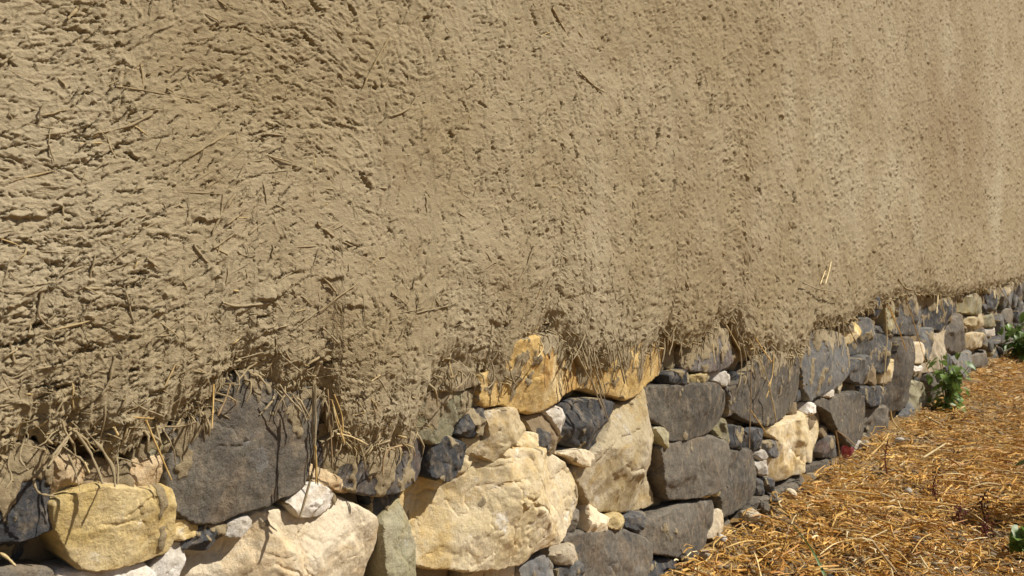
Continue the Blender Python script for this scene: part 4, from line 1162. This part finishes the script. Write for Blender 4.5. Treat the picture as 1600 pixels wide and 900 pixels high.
def pebble(px, py, size, mat, label, group=None, z=0.0, name='pebble'):
    x, y = on_ground(px, py, z + size * 0.4); y = min(y, -0.03)
    rg_ = np.random.default_rng(int(px * 7 + py))
    n, k = 14, 9
    th = np.linspace(0, math.pi, k)[:, None]; ph = np.arange(n)[None] * 2 * math.pi / n
    d = np.stack([np.sin(th) * np.cos(ph), np.sin(th) * np.sin(ph), np.cos(th) * np.ones_like(ph)], -1)
    rr_ = np.ones((k, n))
    for i in range(9):
        nrm = rg_.normal(0, 1, 3); nrm /= np.linalg.norm(nrm); lim = 0.62 + 0.3 * rg_.random()
        dd = d @ nrm; rr_ = np.where(dd > 0.05, np.minimum(rr_, lim / np.maximum(dd, 0.05)), rr_)
    Vp = d * rr_[..., None] * size * np.array([1.0, 0.8, 0.65])
    o = mesh_np(name, Vp.reshape(-1, 3), grid_quads(k, n, wrap=True), M[mat], False, None, {'mud': np.zeros(n * k)})
    o.location = (x, y, float(ground_z(np.array(x), np.array(y))) + z + size * 0.35)
    o.rotation_euler = (0.2 * rg_.normal(), 0.2 * rg_.normal(), 6.28 * rg_.random())
    tag(o, label, 'stone', group)
    return o


PEB = [(6, 20, 805, .020, 'white', 'white chip of stone upright at the wall foot, bottom edge'), (6, 55, 750, .018, 'white', 'small white stone chip tucked against the wall foot'),
       (6, 190, 668, .040, 'cream', 'flat cream stone lying at the wall foot above the mulch'), (6, 250, 635, .030, 'grey', 'brown-grey clod stone beside the tall grey wall stone'),
       (6, 262, 602, .030, 'grey', 'small grey stone at the wall foot below the white pebbles'),
       (6, 860, 348, .026, 'white', 'white pebble resting in the straw near the leaning stalk'), (6, 897, 552, .018, 'white', 'tiny bright white chip lying out in the mulch'),
       (6, 470, 858, .016, 'basalt', 'small dark pebble in the straw near the grass blade'), (6, 940, 750, .024, 'basalt', 'dark stone in the straw by the shaded red sprigs'), (6, 580, 890, .022, 'basalt', 'dark pebble at the bottom edge beside the grass blade'),
       (6, 705, 365, .030, 'cream', 'pale stone at the wall foot right of the crimson leaf'), (6, 330, 560, .030, 'cream', 'small cream stone under the rough pale boulder')]
for r, a, b_, s_, mt, lab in PEB:
    (q,) = unreg(r, [(a, b_)])
    pebble(q[0], q[1], s_, mt, lab, None, 0.02)

# crimson curled leaf at the wall foot
def leaf_mesh(name, mat, n=7, m=7, lobes=0.0, cup=0.25, tooth=0.0):
    """unit leaf along +x, base at origin"""
    V = []; 
    for i in range(n):
        t = i / (n - 1)
        wd = 0.5 * math.sin(math.pi * min(1, (t * 0.92 + 0.06)) ** 0.85) ** 0.8
        for j in range(m):
            s_ = j / (m - 1) * 2 - 1
            ww = wd * (1 + tooth * (0.5 if i % 2 else -0.5))
            V.append((t - lobes * abs(s_) * (1 - t) * 0.6, s_ * ww, cup * (s_ * s_) * wd - 0.25 * t * t + 0.02 * math.sin(9 * t) * abs(s_)))
    me = bpy.data.meshes.new(name)
    q = [tuple(int(v) for v in f) for f in grid_quads(n, m)]
    me.from_pydata(V, [], q); me.polygons.foreach_set('use_smooth', [True] * len(q)); me.materials.append(mat)
    return me


x, y, _ = gpt(1326, 728, 0.03)
lm = leaf_mesh('crimson_leaf', M['redpetal'], cup=0.9)
o = bpy.data.objects.new('fallen_leaf', lm); COL.objects.link(o)
o.scale = (0.065, 0.05, 0.05); o.location = (x, min(y, -0.05), 0.105); o.rotation_euler = (0.5, 1.05, -2.4 + math.pi)
tag(o, 'crimson curled leaf standing at the foot of the stone wall', 'leaf')


def plant(base_pt, height, spread, nleaf, leafsize, label, seed, name='weed', lmesh=None, stems=5, lean=(0, 0), group=None):
    rg_ = np.random.default_rng(seed)
    root = empty(name, base_pt, label, 'plant', group)
    tips = []; sobj = []
    for s_ in range(stems):
        a = rg_.random() * 6.283; r_ = spread * (0.2 + 0.6 * rg_.random()); hh = height * (0.6 + 0.4 * rg_.random()) * (1 - 0.35 * r_ / spread)
        P = np.array([(0, 0, -0.01), (math.cos(a) * r_ * 0.3, math.sin(a) * r_ * 0.3, hh * 0.5), (math.cos(a) * r_ + lean[0], math.sin(a) * r_ + lean[1], hh)])
        Pb = bez(P, 8); V, Q = tubes(Pb[None], np.linspace(0.004, 0.0018, 8)[None], 5)
        so_ = mesh_np('stem', V, Q, M['stem'], True, root); tips.append(Pb); sobj.append(so_)
    for i in range(nleaf):
        Pb = tips[i % stems]; t = 0.12 + 0.88 * rg_.random() ** 0.8
        p = Pb[int(t * 7)] + rg_.normal(0, 0.18, 3) * spread * np.array([1, 1, 0.7]); p[2] = max(p[2], 0.015)
        o_ = bpy.data.objects.new('leaf', lmesh); COL.objects.link(o_); o_.parent = sobj[i % stems]
        o_.location = p; s_ = leafsize * (0.55 + 0.6 * rg_.random()); o_.scale = (s_, s_, s_)
        az = math.atan2(p[1], p[0]) + rg_.normal(0, 0.8)
        o_.rotation_euler = (rg_.normal(0, 0.35), 0.45 + rg_.normal(0, 0.35), az)
    return root


weed_leaf = leaf_mesh('leaf', M['leaf'], 9, 7, 0.7, 0.25, 0.16)
x, y, _ = gpt(1476, 645, 0.0)
plant((x, min(y, -0.12), 0.02), 0.35, 0.19, 120, 0.045, 'bushy green weed with rounded toothed leaves at the wall foot', 21, 'leafy_weed', weed_leaf, 9)
x, y, _ = gpt(1588, 560, 0.0)
plant((x, min(y, -0.2), 0.02), 0.38, 0.40, 260, 0.075, 'low spreading green weed farthest along the wall, right edge', 22, 'leafy_weed', weed_leaf, 10)
x, y, _ = gpt(1505, 815, 0.0); x += 0.160; y -= 0.245
plant((x, y, 0.02), 0.40, 0.11, 260, 0.050, 'green weed at the lower right corner casting shade on the straw', 23, 'leafy_weed', weed_leaf, 8)

x, y, _ = gpt(1596, 872, 0.0)
plant((x, y, 0.02), 0.09, 0.055, 26, 0.034, 'small low green weed at the very bottom right corner', 24, 'leafy_weed', weed_leaf, 5)

# grass blade
P = [(gpt(1292, 905, 0.03)), gpt(1268, 858, 0.09), gpt(1237, 818, 0.17)]
Pb = bez([np.array(p) for p in P], 12); wv_ = np.linspace(0.005, 0.001, 12)
side = np.array([0.6, -0.79, 0.0])
Vb = np.concatenate([Pb - side * wv_[:, None], Pb + np.array([0, 0, -0.002]), Pb + side * wv_[:, None]])
Qb = np.concatenate([[(i, i + 1, 12 + i + 1, 12 + i), (12 + i, 12 + i + 1, 24 + i + 1, 24 + i)] for i in range(11)])
o = mesh_np('grass_blade', Vb, Qb, M['grassleaf'], True)
tag(o, 'single green grass blade rising from the straw at the bottom', 'grass blade')


def sprig(px, py, h, label, seed, n=26, lean=0.0):
    rg_ = np.random.default_rng(seed)
    x, y, _ = gpt(px, py, 0.0)
    root = empty('seed_sprig', (x, min(y, -0.1), 0.015), label, 'dried plant')
    P = np.array([(0, 0, 0), (lean * 0.3, 0.01, h * 0.5), (lean, 0.0, h)])
    Pb = bez(P, 8); V, Q = tubes(Pb[None], np.linspace(0.003, 0.0015, 8)[None], 5)
    mesh_np('stem', V, Q, M['redseed'], True, root)
    # whorls of dry red seeds clustered along the stem
    for c_ in range(5):
        t = 0.30 + 0.68 * c_ / 4; ctr = Pb[min(7, int(t * 7))]
        k = max(5, n // 2)
        pos = ctr + rg_.normal(0, 1, (k, 3)) * np.array([0.010, 0.010, 0.012])
        Vk = ico_v[None] * (0.0018 + 0.0022 * rg_.random((k, 1, 1))) * np.array([1, 0.7, 1.2]) + pos[:, None]
        Fk = (ico_f[None] + np.arange(k)[:, None, None] * 12).reshape(-1, 3)
        mesh_np('seed_cluster', Vk.reshape(-1, 3), Fk, M['redseed'], True, root)
    return root


q = unreg(6, [(812, 508), (1015, 605), (1120, 700), (1212, 665), (1225, 760), (1140, 745), (1300, 600)])
sprig(q[0][0], q[0][1], 0.15, 'thin dark red seed sprig nearest the wall', 31, 9)
sprig(q[1][0], q[1][1], 0.09, 'dark red seed sprig out in sunlit straw, second from the wall', 32, 26, -0.03)
sprig(q[3][0], q[3][1], 0.07, 'dark red seed sprig at the upper edge of the shaded straw', 33)
sprig(q[4][0], q[4][1], 0.05, 'dark red seed sprig lowest in the shaded straw', 34, 26, 0.02)
sprig(q[2][0], q[2][1], 0.05, 'dark red seed sprig leftmost in the shaded straw', 35, 26, -0.02)

print('stones', count, 'stems', nstem, 'plaster', Yg.shape)
